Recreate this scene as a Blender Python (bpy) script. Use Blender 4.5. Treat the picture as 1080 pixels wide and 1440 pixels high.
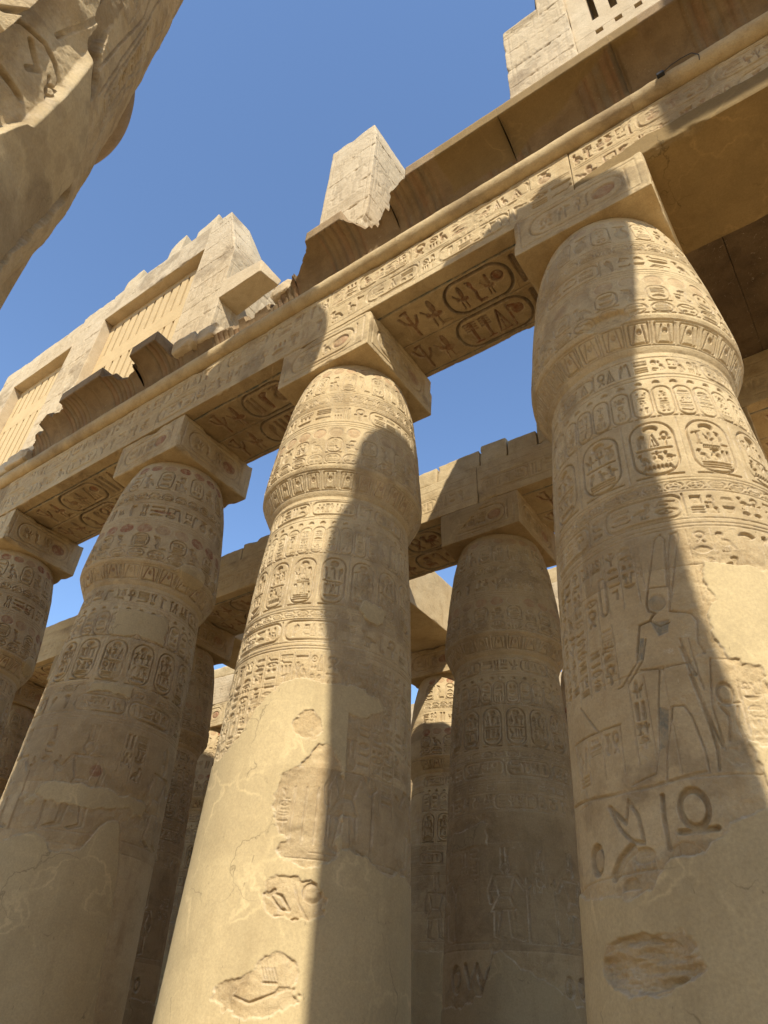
import bpy, math, random
import numpy as np

# ------------------------------------------------------------------ scene set-up
S = bpy.context.scene
for _o in list(bpy.data.objects): bpy.data.objects.remove(_o)
COL = S.collection
R = math.radians
SUN_AZ, SUN_EL = R(36.0), R(42.3)          # azimuth from -y towards +x
TO_SUN = np.array([math.cos(SUN_EL)*math.sin(SUN_AZ), -math.cos(SUN_EL)*math.cos(SUN_AZ), math.sin(SUN_EL)])

from mathutils import Matrix, Vector
CAM_POS = (6.642, -7.445, 1.237); HEAD, PITCH, ROLL = 0.656, 0.650, 0.070
def make_camera():
    cam = bpy.data.cameras.new('camera'); co = bpy.data.objects.new('camera', cam); COL.objects.link(co)
    h, p, r = HEAD, PITCH, ROLL
    F = Vector((-math.sin(h)*math.cos(p), math.cos(h)*math.cos(p), math.sin(p)))
    r0 = Vector((math.cos(h), math.sin(h), 0)); u0 = r0.cross(F)
    X = math.cos(r)*r0 + math.sin(r)*u0; U = -math.sin(r)*r0 + math.cos(r)*u0
    M = Matrix(((X.x, U.x, -F.x, CAM_POS[0]), (X.y, U.y, -F.y, CAM_POS[1]), (X.z, U.z, -F.z, CAM_POS[2]), (0, 0, 0, 1)))
    co.matrix_world = M
    cam.sensor_fit = 'AUTO'; cam.sensor_width = 36; cam.lens = 1000.1/1440*36
    cam.clip_end = 3000; cam.clip_start = 0.05
    S.camera = co
make_camera()

W = bpy.data.worlds.new('World'); S.world = W; W.use_nodes = True
nt = W.node_tree; nt.nodes.clear()
sky = nt.nodes.new('ShaderNodeTexSky'); sky.sky_type = 'NISHITA'; sky.sun_disc = False
sky.sun_elevation = SUN_EL; sky.sun_rotation = math.atan2(TO_SUN[0], TO_SUN[1])
sky.altitude = 80; sky.air_density = 1.0; sky.dust_density = 0.05; sky.ozone_density = 3.6
bg = nt.nodes.new('ShaderNodeBackground'); bg.inputs['Strength'].default_value = 0.15
out = nt.nodes.new('ShaderNodeOutputWorld')
nt.links.new(sky.outputs[0], bg.inputs[0]); nt.links.new(bg.outputs[0], out.inputs[0])

sl = bpy.data.lights.new('sun', 'SUN'); sl.energy = 3.8; sl.angle = R(0.53); sl.color = (1.0, 0.945, 0.82)
so = bpy.data.objects.new('sun', sl); COL.objects.link(so)
so.rotation_euler = Vector(TO_SUN).to_track_quat('Z', 'Y').to_euler(); so.location = (30, -40, 40)
S.view_settings.view_transform = 'Standard'; S.view_settings.look = 'None'
S.view_settings.exposure = 0.83; S.view_settings.gamma = 1.0
try:
    S.cycles.max_bounces = 8; S.cycles.diffuse_bounces = 5; S.cycles.use_denoising = True
except Exception: pass

# ------------------------------------------------------------------ materials
def stone_mat(name, light, dark, plaster, rough=0.92, vary=1.0, bump=1.0, scale=1.0, speck=1.0):
    m = bpy.data.materials.new(name); m.use_nodes = True; t = m.node_tree; N = t.nodes; L = t.links
    b = N['Principled BSDF']; b.inputs['Roughness'].default_value = rough
    b.inputs['Specular IOR Level'].default_value = 0.15
    tc = N.new('ShaderNodeTexCoord'); at = N.new('ShaderNodeAttribute'); at.attribute_name = 'mask'
    sp = N.new('ShaderNodeSeparateColor'); L.new(at.outputs['Color'], sp.inputs[0])
    def noise(sc, det=4, ro=0.55, dist=0.0, vec=None):
        n = N.new('ShaderNodeTexNoise'); n.inputs['Scale'].default_value = sc*scale; n.inputs['Detail'].default_value = det
        n.inputs['Roughness'].default_value = ro; n.inputs['Distortion'].default_value = dist
        L.new(vec or tc.outputs['Object'], n.inputs['Vector']); return n.outputs['Fac']
    def ramp(f, lo, hi, a=0.0, c=1.0):
        n = N.new('ShaderNodeMapRange'); n.clamp = True
        for i, v in zip(('From Min', 'From Max', 'To Min', 'To Max'), (lo, hi, a, c)): n.inputs[i].default_value = v
        L.new(f, n.inputs['Value']); return n.outputs[0]
    def mul(a, c):
        n = N.new('ShaderNodeMath'); n.operation = 'MULTIPLY'
        for i, v in enumerate((a, c)):
            if isinstance(v, (int, float)): n.inputs[i].default_value = v
            else: L.new(v, n.inputs[i])
        return n.outputs[0]
    def mix(f, a, c, mode='MIX'):
        n = N.new('ShaderNodeMix'); n.data_type = 'RGBA'; n.blend_type = mode
        for s_, v in (('Factor', f), ('A', a), ('B', c)):
            i = [q for q in n.inputs if q.name == s_ and q.enabled][0]
            if isinstance(v, tuple): i.default_value = (*v, 1)
            elif isinstance(v, (int, float)): i.default_value = v
            else: L.new(v, i)
        return [q for q in n.outputs if q.enabled][0]
    vm = N.new('ShaderNodeMapping'); vm.inputs['Scale'].default_value = (2.2, 2.2, 0.35); L.new(tc.outputs['Object'], vm.inputs[0])
    vh = N.new('ShaderNodeMapping'); vh.inputs['Scale'].default_value = (0.8, 0.8, 5.0); L.new(tc.outputs['Object'], vh.inputs[0])
    big = noise(0.55, 5, 0.6); med = noise(2.6, 6, 0.65, 0.6); fine = noise(38, 5, 0.7)
    streak = noise(1.6, 5, 0.6, 0.3, vm.outputs[0]); bed = noise(1.3, 5, 0.65, 0.4, vh.outputs[0])
    c = mix(ramp(big, 0.36, 0.64, 0, 0.75*vary), light, dark)
    c = mix(ramp(med, 0.48, 0.72, 0, 0.55*vary), c, tuple(x*0.72 for x in dark))
    c = mix(ramp(bed, 0.52, 0.72, 0, 0.35*vary), c, tuple(min(1, x*1.12) for x in light))
    c = mix(ramp(streak, 0.57, 0.75, 0, 0.4*vary), c, (dark[0]*0.78, dark[1]*0.72, dark[2]*0.66))
    # pale scuffs and salt
    sc = noise(9, 7, 0.8, 1.0)
    c = mix(mul(ramp(sc, 0.60, 0.68, 0, 0.55*speck), ramp(big, 0.35, 0.6, 0.25, 1.0)), c, (0.60, 0.51, 0.38))
    # dark pits
    pit = noise(55, 3, 0.6)
    c = mix(ramp(pit, 0.66, 0.74, 0, 0.5*speck), c, tuple(x*0.4 for x in dark))
    # plaster repairs (R)
    pv = mix(ramp(noise(1.1, 6, 0.65, 0.5), 0.35, 0.65), plaster, tuple(x*0.87 for x in plaster))
    pv = mix(ramp(noise(5.0, 5, 0.7, 2.0), 0.60, 0.66, 0, 0.25), pv, tuple(min(1, x*1.16) for x in plaster))
    # mended hairlines and nicks in the plaster
    wv = N.new('ShaderNodeTexNoise'); wv.inputs['Scale'].default_value = 1.6; wv.inputs['Detail'].default_value = 5; L.new(tc.outputs['Object'], wv.inputs['Vector'])
    av = N.new('ShaderNodeVectorMath'); av.operation = 'MULTIPLY_ADD'; av.inputs[1].default_value = (1.1, 1.1, 1.1); L.new(wv.outputs['Color'], av.inputs[0]); L.new(tc.outputs['Object'], av.inputs[2])
    vo = N.new('ShaderNodeTexVoronoi'); vo.feature = 'DISTANCE_TO_EDGE'; vo.inputs['Scale'].default_value = 0.85; L.new(av.outputs[0], vo.inputs['Vector'])
    pv = mix(mul(ramp(vo.outputs['Distance'], 0.0, 0.030, 0.85, 0.0), ramp(noise(0.9, 4), 0.42, 0.58)), pv, tuple(min(1, x*1.25) for x in plaster))
    pv = mix(ramp(noise(0.7, 4, 0.6, 0.8), 0.50, 0.66, 0, 0.5), pv, tuple(x*0.80 for x in plaster))
    v2 = N.new('ShaderNodeTexVoronoi'); v2.feature = 'DISTANCE_TO_EDGE'; v2.inputs['Scale'].default_value = 0.55; L.new(av.outputs[0], v2.inputs['Vector'])
    pv = mix(mul(ramp(v2.outputs['Distance'], 0.0, 0.007, 0.75, 0.0), ramp(noise(0.8, 3, 0.5, 1.0), 0.50, 0.56)), pv, tuple(x*0.42 for x in plaster))
    pv = mix(ramp(streak, 0.50, 0.72, 0, 0.38), pv, (plaster[0]*0.70, plaster[1]*0.68, plaster[2]*0.66))
    pv = mix(ramp(noise(22, 5, 0.8), 0.60, 0.72, 0, 0.35), pv, tuple(x*0.62 for x in plaster))
    nk = N.new('ShaderNodeMapping'); nk.inputs['Scale'].default_value = (9, 9, 3); nk.inputs['Rotation'].default_value = (0.2, 0.1, 0); L.new(tc.outputs['Object'], nk.inputs[0])
    pv = mix(ramp(noise(3.0, 2, 0.5, 0, nk.outputs[0]), 0.735, 0.765, 0, 0.6), pv, tuple(x*0.45 for x in plaster))
    c = mix(sp.outputs[0], c, pv)
    # red and ochre pigment (G), blue-green pigment (A), brown patina and painted recess shade (B)
    wear = ramp(noise(7, 6, 0.75), 0.40, 0.58, 0.25, 1.0)
    c = mix(mul(sp.outputs[1], wear), c, (0.30, 0.115, 0.058))
    c = mix(mul(at.outputs['Alpha'], wear), c, (0.115, 0.15, 0.14))
    c = mix(mul(sp.outputs[2], ramp(med, 0.3, 0.6, 0.55, 1.0)), c, (0.15, 0.098, 0.052))
    aw = N.new('ShaderNodeAttribute'); aw.attribute_name = 'worn'
    c = mix(mul(aw.outputs['Fac'], ramp(noise(4, 5, 0.7), 0.40, 0.62, 0.10, 0.50)), c, (0.60, 0.50, 0.365))
    g = mix(ramp(fine, 0.3, 0.7), (0.86, 0.86, 0.86), (1.1, 1.1, 1.1))
    c = mix(1.0, c, g, 'MULTIPLY')
    L.new(c, b.inputs['Base Color'])
    bp = N.new('ShaderNodeBump'); L.new(ramp(sp.outputs[0], 0, 1, 0.5*bump, 0.22*bump), bp.inputs['Strength']); bp.inputs['Distance'].default_value = 0.012
    bp2 = N.new('ShaderNodeBump'); L.new(ramp(sp.outputs[0], 0, 1, 0.5*bump, 0.12*bump), bp2.inputs['Strength']); bp2.inputs['Distance'].default_value = 0.03
    L.new(noise(11, 7, 0.7, 0.4), bp2.inputs['Height']); L.new(noise(70, 5, 0.75), bp.inputs['Height'])
    L.new(bp2.outputs[0], bp.inputs['Normal']); L.new(bp.outputs[0], b.inputs['Normal'])
    return m
LIGHT, DARK, PLAS = (0.545, 0.42, 0.24), (0.41, 0.285, 0.14), (0.505, 0.386, 0.207)
M_STONE = stone_mat('sandstone', LIGHT, DARK, PLAS)
M_PALE = stone_mat('pale_sandstone', (0.54, 0.43, 0.28), (0.45, 0.335, 0.195), PLAS, vary=0.8)
M_BROWN_SHADE = stone_mat('brown_shade_sandstone', (0.30, 0.21, 0.115), (0.19, 0.123, 0.062), (0.235, 0.158, 0.070))  # darker sandstone copy, its colour deepens shade on hollow moulding and far capital
M_TAN = stone_mat('tan_sandstone', (0.42, 0.303, 0.16), (0.28, 0.187, 0.09), (0.37, 0.268, 0.14))
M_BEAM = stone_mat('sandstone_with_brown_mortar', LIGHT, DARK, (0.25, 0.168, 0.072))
M_GRILLE = stone_mat('orange_sandstone', (0.57, 0.42, 0.225), (0.51, 0.365, 0.185), PLAS, vary=0.6, speck=0.3)
M_DARK = stone_mat('dark_sandstone', (0.19, 0.13, 0.072), (0.07, 0.044, 0.024), (0.22, 0.16, 0.09))  # very dark base colour for the roof slabs
M_SAND = stone_mat('sandy_paving', (0.56, 0.40, 0.215), (0.48, 0.335, 0.175), (0.5, 0.36, 0.19), scale=0.6)
M_WIRE = bpy.data.materials.new('black_cable'); M_WIRE.use_nodes = True
M_WIRE.node_tree.nodes['Principled BSDF'].inputs['Base Color'].default_value = (0.02, 0.02, 0.02, 1)

# ------------------------------------------------------------------ noise
_rs = np.random.RandomState(7); _T = _rs.rand(64, 64, 64).astype(np.float32)
def vn(P, f, seed=0):
    q = (P*f + np.float32(seed*7.31 + 100.0)).astype(np.float32)
    i = np.floor(q).astype(np.int32); t = q - i; t = t*t*(3 - 2*t); i &= 63; j = (i + 1) & 63
    x0, y0, z0 = i[..., 0], i[..., 1], i[..., 2]; x1, y1, z1 = j[..., 0], j[..., 1], j[..., 2]
    tx, ty, tz = t[..., 0], t[..., 1], t[..., 2]
    a = _T[x0, y0, z0]*(1-tx) + _T[x1, y0, z0]*tx; b = _T[x0, y1, z0]*(1-tx) + _T[x1, y1, z0]*tx
    c = _T[x0, y0, z1]*(1-tx) + _T[x1, y0, z1]*tx; d = _T[x0, y1, z1]*(1-tx) + _T[x1, y1, z1]*tx
    return (a*(1-ty) + b*ty)*(1-tz) + (c*(1-ty) + d*ty)*tz
def fbm(P, f, o=4, seed=0, g=0.5):
    s = 0; a = 1; n = 0
    for k in range(o):
        s = s + a*vn(P, f*(2.03**k), seed + k*3); n += a; a *= g
    return s/n
def ss(x, a, b):
    t = np.clip((x - a)/(b - a), 0, 1); return t*t*(3 - 2*t)

# ------------------------------------------------------------------ sign library (signed distance, box height 1)
def d_seg(X, Y, x1, y1, x2, y2, r):
    dx, dy = x2-x1, y2-y1; l = dx*dx + dy*dy + 1e-9
    t = np.clip(((X-x1)*dx + (Y-y1)*dy)/l, 0, 1); return np.hypot(X-x1-t*dx, Y-y1-t*dy) - r
def d_ell(X, Y, cx, cy, rx, ry):
    k = np.hypot((X-cx)/rx, (Y-cy)/ry); return (k-1)*min(rx, ry)
def d_box(X, Y, x1, y1, x2, y2):
    ax = np.abs(X-(x1+x2)/2)-(x2-x1)/2; ay = np.abs(Y-(y1+y2)/2)-(y2-y1)/2
    return np.hypot(np.maximum(ax, 0), np.maximum(ay, 0)) + np.minimum(np.maximum(ax, ay), 0)
def d_rbox(X, Y, x1, y1, x2, y2, r):
    return d_box(X, Y, x1+r, y1+r, x2-r, y2-r) - r
def d_poly(X, Y, pts):
    d = np.full(X.shape, 1e9); s = np.ones(X.shape); n = len(pts)
    for i in range(n):
        x1, y1 = pts[i]; x2, y2 = pts[i-1]
        ex, ey = x2-x1, y2-y1; wx, wy = X-x1, Y-y1
        t = np.clip((wx*ex + wy*ey)/(ex*ex + ey*ey + 1e-12), 0, 1)
        d = np.minimum(d, (wx-ex*t)**2 + (wy-ey*t)**2)
        c1 = Y >= y1; c2 = Y < y2; c3 = ex*wy > ey*wx
        flip = (c1 & c2 & c3) | (~c1 & ~c2 & ~c3); s = np.where(flip, -s, s)
    return s*np.sqrt(d)
def sdf(prims, X, Y):
    d = np.full(X.shape, 9.0)
    for p in prims:
        k = p[0]; a = p[1:]
        if k == 's': e = d_seg(X, Y, *a)
        elif k == 'c': e = np.hypot(X-a[0], Y-a[1]) - a[2]
        elif k == 'o': e = np.abs(np.hypot(X-a[0], Y-a[1]) - a[2]) - a[3]
        elif k == 'e': e = d_ell(X, Y, *a)
        elif k == 'f': e = np.abs(d_ell(X, Y, *a[:4])) - a[4]
        elif k == 'b': e = d_box(X, Y, *a)
        elif k == 'r': e = np.abs(d_rbox(X, Y, *a[:5])) - a[5]
        elif k == 'p': e = d_poly(X, Y, a[0])
        elif k == 'l':
            e = np.full(X.shape, 9.0)
            for q0, q1 in zip(a[0][:-1], a[0][1:]): e = np.minimum(e, d_seg(X, Y, *q0, *q1, a[1]))
        elif k == 'h': e = np.maximum(d_ell(X, Y, *a), a[1] - Y)
        d = np.minimum(d, e)
    return d
w_ = 0.045
def _bird(head, beak, tail=0.0):
    return [('e', .34, .46, .23, .17), ('p', [(.40, .55), (.62, .18+tail), (.72, .12+tail), (.70, .24+tail), (.55, .52)]),
            ('s', .20, .55, .17, .78, .07), ('e', .17, .84, .11, .10), ('p', beak), ('s', .30, .30, .28, .06, .028), ('s', .40, .30, .40, .06, .028),
            ('s', .18, .04, .30, .04, .03), ('s', .30, .04, .42, .04, .03)] + head
GT = {  # tall signs: (aspect, primitives)
 'reed': (.34, [('p', [(.08, .02), (.15, .02), (.17, .35), (.30, .60), (.32, .85), (.22, .98), (.10, .80), (.08, .4)])]),
 'ankh': (.55, [('f', .275, .75, .15, .21, .045), ('s', .275, .03, .275, .55, .05), ('s', .05, .48, .50, .48, .05)]),
 'was': (.36, [('s', .18, .08, .18, .90, .035), ('l', [(.18, .90), (.06, .86), (.02, .78)], .035), ('l', [(.18, .92), (.30, .96)], .03), ('l', [(.12, .0), (.18, .09), (.24, .0)], .028)]),
 'feather': (.34, [('p', [(.13, .02), (.20, .02), (.21, .7), (.33, .88), (.24, 1.0), (.08, .95), (.05, .6)])]),
 'djed': (.5, [('b', .19, .0, .31, 1.0), ('s', .07, .62, .43, .62, .035), ('s', .07, .73, .43, .73, .035), ('s', .07, .84, .43, .84, .035), ('s', .07, .95, .43, .95, .035), ('s', .1, .03, .4, .03, .04)]),
 'cobra': (.55, [('l', [(.50, .05), (.25, .05), (.20, .25), (.26, .45), (.20, .68)], .06), ('e', .17, .80, .10, .15), ('l', [(.17, .92), (.05, .96)], .04)]),
 'falcon': (.75, _bird([], [(.08, .88), (-.02, .80), (.10, .78)])),
 'vulture': (.75, _bird([('s', .12, .92, .02, .80, .035)], [(.08, .86), (-.03, .74), (.10, .78)], -.04)),
 'chick': (.70, _bird([], [(.08, .86), (.0, .86), (.09, .82)], .22)),
 'owl': (.70, _bird([('e', .19, .84, .15, .13)], [(.15, .76), (.19, .70), (.23, .76)], -.02)),
 'seated': (.58, [('p', [(.05, .02), (.52, .02), (.52, .30), (.40, .36), (.36, .62), (.20, .62), (.20, .36), (.04, .42)]), ('e', .27, .80, .11, .14), ('s', .22, .52, .06, .56, .04), ('s', .36, .9, .40, .66, .05)]),
 'two': (.40, [('s', .10, .06, .10, .94, .055), ('s', .30, .06, .30, .94, .055)]),
 'crook': (.42, [('s', .30, .03, .24, .80, .045), ('l', [(.24, .80), (.18, .96), (.06, .92), (.07, .82)], .045)]),
 'leg': (.5, [('p', [(.16, .98), (.32, .98), (.28, .18), (.48, .10), (.48, .02), (.14, .02)])]),
 'flag': (.45, [('s', .08, .02, .08, .98, .045), ('p', [(.08, .98), (.42, .88), (.42, .78), (.08, .80)])]),
 'sedge': (.55, [('s', .27, .02, .27, .95, .04), ('l', [(.27, .45), (.12, .60), (.04, .85)], .04), ('l', [(.27, .35), (.40, .5), (.48, .72)], .04), ('s', .15, .95, .30, .98, .04)]),
 'knot': (.5, [('f', .25, .72, .17, .22, .045), ('l', [(.12, .55), (.38, .08)], .05), ('l', [(.38, .55), (.12, .08)], .05)]),
 'heart': (.5, [('e', .25, .35, .22, .3), ('s', .25, .6, .25, .98, .05), ('s', .08, .85, .42, .85, .045)]),
 'scarab': (.7, [('e', .35, .42, .20, .30), ('c', .35, .80, .12), ('l', [(.2, .6), (.04, .75), (.08, .95)], .03), ('l', [(.5, .6), (.66, .75), (.62, .95)], .03), ('l', [(.2, .3), (.04, .2), (.06, .02)], .03), ('l', [(.5, .3), (.66, .2), (.64, .02)], .03)]),
 'tri': (.5, [('l', [(.25, .97), (.06, .04), (.44, .04), (.25, .97)], .035), ('s', .25, .1, .25, .5, .03)]),
 'jar': (.45, [('e', .22, .40, .19, .34), ('b', .14, .70, .30, .92), ('s', .08, .95, .37, .95, .04)]),
 'bee': (.85, [('e', .5, .42, .25, .11), ('c', .2, .50, .10), ('e', .48, .72, .12, .26), ('l', [(.3, .32), (.28, .05)], .03), ('l', [(.5, .3), (.52, .05)], .03), ('l', [(.14, .58), (.02, .72)], .03)]),
}
GW = {  # wide signs
 'water': (4.0, [('l', [(i*.25, .22 if i % 2 else .78) for i in range(1, 16)], .13)]),
 'mouth': (3.2, [('p', [(.05, .5), (.8, .86), (1.6, .97), (2.4, .86), (3.15, .5), (2.4, .14), (1.6, .03), (.8, .14)])]),
 'bar': (4.2, [('s', .25, .5, 3.95, .5, .22)]),
 'basket': (2.1, [('p', [(.0, .92), (2.1, .92), (1.9, .5), (1.5, .16), (1.05, .05), (.6, .16), (.2, .5)])]),
 'eye': (2.8, [('f', 1.4, .55, 1.25, .38, .09), ('c', 1.4, .55, .22)]),
 'snake': (3.2, [('l', [(.1, .7), (.3, .85), (.55, .6), (.9, .3), (1.5, .35), (2.1, .3), (2.6, .35), (3.1, .15)], .12), ('s', .3, .85, .22, 1.0, .05), ('s', .32, .85, .4, 1.0, .05)]),
 'pool': (2.6, [('r', .06, .1, 2.54, .9, .05, .07), ('s', .3, .5, 2.3, .5, .05)]),
 'arm': (3.2, [('l', [(.1, .7), (.4, .55), (2.6, .42), (2.95, .6), (3.1, .95)], .15), ('s', .1, .5, .45, .35, .07)]),
 'board': (2.2, [('b', .05, .08, 2.15, .55)] + [('s', .15+i*.24, .55, .15+i*.24, .92, .05) for i in range(9)]),
 'half': (2.0, [('h', 1.0, .12, .95, .85)]),
 'bars3': (2.4, [('s', .15, .12, 2.25, .12, .09), ('s', .15, .5, 2.25, .5, .09), ('s', .15, .88, 2.25, .88, .09)]),
 'strokes': (1.8, [('s', .3, .1, .3, .9, .14), ('s', .9, .1, .9, .9, .14), ('s', 1.5, .1, 1.5, .9, .14)]),
 'dots': (2.0, [('c', .45, .45, .34), ('c', 1.5, .45, .34)]),
 'loaf2': (2.2, [('h', .5, .15, .42, .7), ('h', 1.65, .15, .42, .7)]),
 'hoe': (2.0, [('l', [(.1, .15), (.5, .85), (1.9, .65)], .12), ('l', [(.25, .4), (1.2, .2)], .09)]),
}
GS = {'sun': (1.0, [('o', .5, .5, .42, .06), ('c', .5, .5, .13)]), 'disc': (1.0, [('c', .5, .5, .45)]),
      'house': (1.2, [('l', [(.35, .08), (.08, .08), (.08, .92), (1.12, .92), (1.12, .08), (.8, .08)], .07)]),
      'mat': (1.0, [('b', .1, .08, .9, .92)]), 'cross': (1.0, [('o', .5, .5, .42, .06), ('s', .2, .2, .8, .8, .06), ('s', .2, .8, .8, .2, .06)])}
FIG = (.62, [('p', [(.26, .47), (.40, .47), (.50, .30), (.20, .32)]), ('p', [(.22, .33), (.30, .33), (.27, .04), (.14, .0), (.10, .02), (.21, .06)]),
             ('p', [(.36, .32), (.46, .30), (.47, .04), (.36, .0), (.32, .02), (.42, .06)]), ('p', [(.26, .46), (.40, .46), (.46, .70), (.18, .70)]),
             ('l', [(.19, .68), (.10, .55), (.03, .60)], .022), ('l', [(.46, .68), (.52, .54), (.50, .40)], .022), ('e', .32, .78, .06, .065), ('s', .32, .72, .32, .76, .03),
             ('p', [(.27, .82), (.38, .80), (.40, .93), (.34, 1.0), (.29, .92)])])
GOD = (.62, FIG[1][:-1] + [('p', [(.28, .83), (.31, .83), (.31, 1.0), (.27, 1.0)]), ('p', [(.33, .83), (.37, .83), (.37, 1.0), (.33, 1.0)]), ('s', .06, .0, .06, .66, .012)])
TN, WN, SN = list(GT), list(GW), list(GS)

KD = 1.75
class Field:
    """relief on an unrolled surface: u to the right, v up, metres"""
    def __init__(s, u0, u1, v0, v1, res):
        s.u0, s.v0 = u0, v0; s.nu = max(2, int(round((u1-u0)/res))+1); s.nv = max(2, int(round((v1-v0)/res))+1)
        s.u = np.linspace(u0, u1, s.nu).astype(np.float32); s.v = np.linspace(v0, v1, s.nv).astype(np.float32)
        s.du = s.u[1]-s.u[0]; s.dv = s.v[1]-s.v[0]
        z = lambda: np.zeros((s.nv, s.nu), np.float32)
        s.h = z(); s.b = z(); s.pl = z(); s.red = z(); s.pat = z(); s.blu = z()
    def grid(s): return np.meshgrid(s.u, s.v)
    def win(s, a0, a1, b0, b1):
        i0 = max(0, int((a0-s.u0)/s.du)-1); i1 = min(s.nu, int((a1-s.u0)/s.du)+3)
        j0 = max(0, int((b0-s.v0)/s.dv)-1); j1 = min(s.nv, int((b1-s.v0)/s.dv)+3)
        if i1 <= i0+1 or j1 <= j0+1: return None
        return (slice(j0, j1), slice(i0, i1))
    def carve(s, k, d, depth, bulge=.6, edge=None, red=0, blu=0, pat=.20, raise_=False):
        depth = depth*KD; e = edge or 1.0*float(s.dv); t = np.clip(.5 - d/(2*e), 0, 1); t = t*t*(3-2*t)
        prof = t*(1 - bulge*np.clip((-d - .008)/.045, 0, 1))
        if raise_: s.h[k] = np.maximum(s.h[k], depth*t)
        else: s.h[k] = np.minimum(s.h[k], -depth*prof)
        s.pat[k] = np.maximum(s.pat[k], pat*t)  # every cut is tinted darker: dirt plus painted shade in the recess
        if red: s.red[k] = np.maximum(s.red[k], red*t)
        if blu: s.blu[k] = np.maximum(s.blu[k], blu*t)
    def sign(s, g, u, v, w, h, depth=.02, flip=False, rot=0, **kw):
        a, pr = g; sx, sy = w/a, h; sc = min(sx, sy); sx = min(sx, sc*1.65); sy = min(sy, sc*1.65); cu, cv = u+w/2, v+h/2; m = .03
        k = s.win(u-m, u+w+m, v-m, v+h+m)
        if k is None: return
        U, V = np.meshgrid(s.u[k[1]], s.v[k[0]]); X = (U-cu)/sx; Y = (V-cv)/sy
        if flip: X = -X
        if rot: X, Y = X*math.cos(rot)+Y*math.sin(rot), -X*math.sin(rot)+Y*math.cos(rot)
        s.carve(k, sdf(pr, X+a/2, Y+.5)*sc, depth, **kw)
    def prims(s, pr, depth=.02, m=.05, **kw):
        xs, ys = [], []
        for p in pr:
            if p[0] == 'l': xs += [q[0] for q in p[1]]; ys += [q[1] for q in p[1]]
            elif p[0] == 's': xs += [p[1], p[3]]; ys += [p[2], p[4]]
            elif p[0] in 'br': xs += [p[1], p[3]]; ys += [p[2], p[4]]
            elif p[0] == 'p': xs += [q[0] for q in p[1]]; ys += [q[1] for q in p[1]]
            elif p[0] in 'co': xs += [p[1]-p[3], p[1]+p[3]]; ys += [p[2]-p[3], p[2]+p[3]]
            else: xs += [p[1]-p[3], p[1]+p[3]]; ys += [p[2]-p[4], p[2]+p[4]]
        k = s.win(min(xs)-m, max(xs)+m, min(ys)-m, max(ys)+m)
        if k is None: return
        U, V = np.meshgrid(s.u[k[1]], s.v[k[0]]); s.carve(k, sdf(pr, U, V), depth, **kw)
    def hline(s, v, depth=.008, w=.006, u0=None, u1=None):
        a = s.u[0] if u0 is None else u0; b = s.u[-1] if u1 is None else u1
        s.prims([('s', float(a), v, float(b), v, w)], depth, bulge=0)
    def vline(s, u, v0, v1, depth=.008, w=.006): s.prims([('s', u, v0, u, v1, w)], depth, bulge=0)

def quadrat(F, u, v, w, h, rng, d, **kw):
    r = rng.random(); fl = rng.random() < .3; g = .06*min(w, h)
    T = lambda: GT[rng.choice(TN)]; Wd = lambda: GW[rng.choice(WN)]; Sq = lambda: GS[rng.choice(SN)]
    if w > 1.5*h:
        F.sign(Wd(), u+g, v+g, w-2*g, h-2*g, d, fl, **kw); return
    if r < .36: F.sign(T(), u+g, v+g, w-2*g, h-2*g, d, fl, **kw)
    elif r < .55: F.sign(Wd(), u+g, v+h*.56, w-2*g, h*.36, d, fl, **kw); F.sign(Wd(), u+g, v+h*.08, w-2*g, h*.36, d, fl, **kw)
    elif r < .68: [F.sign(Wd(), u+g, v+h*(.05+.32*k), w-2*g, h*.25, d, fl, **kw) for k in range(3)]
    elif r < .82: F.sign(T(), u+g, v+g, w*.46, h-2*g, d, fl, **kw); F.sign(T(), u+w*.52, v+g, w*.44, h-2*g, d, fl, **kw)
    elif r < .92: F.sign(Sq(), u+g, v+h*.5, w*.45, h*.42, d, **kw); F.sign(T(), u+w*.52, v+g, w*.44, h-2*g, d, fl, **kw); F.sign(Wd(), u+g, v+h*.08, w*.45, h*.3, d, **kw)
    else: F.sign(Wd(), u+g, v+g, w-2*g, h*.26, d, fl, **kw); F.sign(T(), u+g, v+h*.36, w*.46, h*.6, d, fl, **kw); F.sign(T(), u+w*.5, v+h*.36, w*.46, h*.6, d, fl, **kw)
def hband(F, u0, u1, v0, v1, rng, d=.02, lines=True, cart=.22, **kw):
    h = v1-v0
    if lines: F.hline(v0, .010, .007, u0, u1); F.hline(v1, .010, .007, u0, u1)
    u = u0; b0 = v0+.1*h; hh = .8*h
    while u < u1-.4*h:
        if rng.random() < cart and u1-u > 3*h:
            L = h*rng.uniform(2.0, 2.7)
            F.prims([('r', u+.06*h, b0, u+L, b0+hh, .38*hh, .016*max(1, h/.4)), ('s', u+L+.04*h, b0, u+L+.04*h, b0+hh, .012)], d*.8, bulge=0)
            n = int((L-.3*h)/(.5*h)); 
            for k in range(n): quadrat(F, u+.22*h+k*(L-.36*h)/n, b0+.12*hh, (L-.36*h)/n, hh*.76, rng, d*.8, **kw)
            u += L+.14*h
        else:
            w = hh*rng.choice([.5, .75, .95, 1.05]); quadrat(F, u, b0, w, hh, rng, d, **kw); u += w+.05*h
def vcols(F, u0, u1, v0, v1, rng, w=.22, d=.014, lines=True, **kw):
    n = max(1, int(round((u1-u0)/w))); w = (u1-u0)/n
    for k in range(n+1):
        if lines: F.vline(u0+k*w, v0, v1, .008, .005)
    for k in range(n):
        v = v1
        while v > v0+.12:
            h = w*rng.choice([.55, .8, 1.1, 1.3])
            if v-h < v0: break
            quadrat(F, u0+k*w+.06*w, v-h, w*.88, h*.94, rng, d, **kw); v -= h
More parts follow.
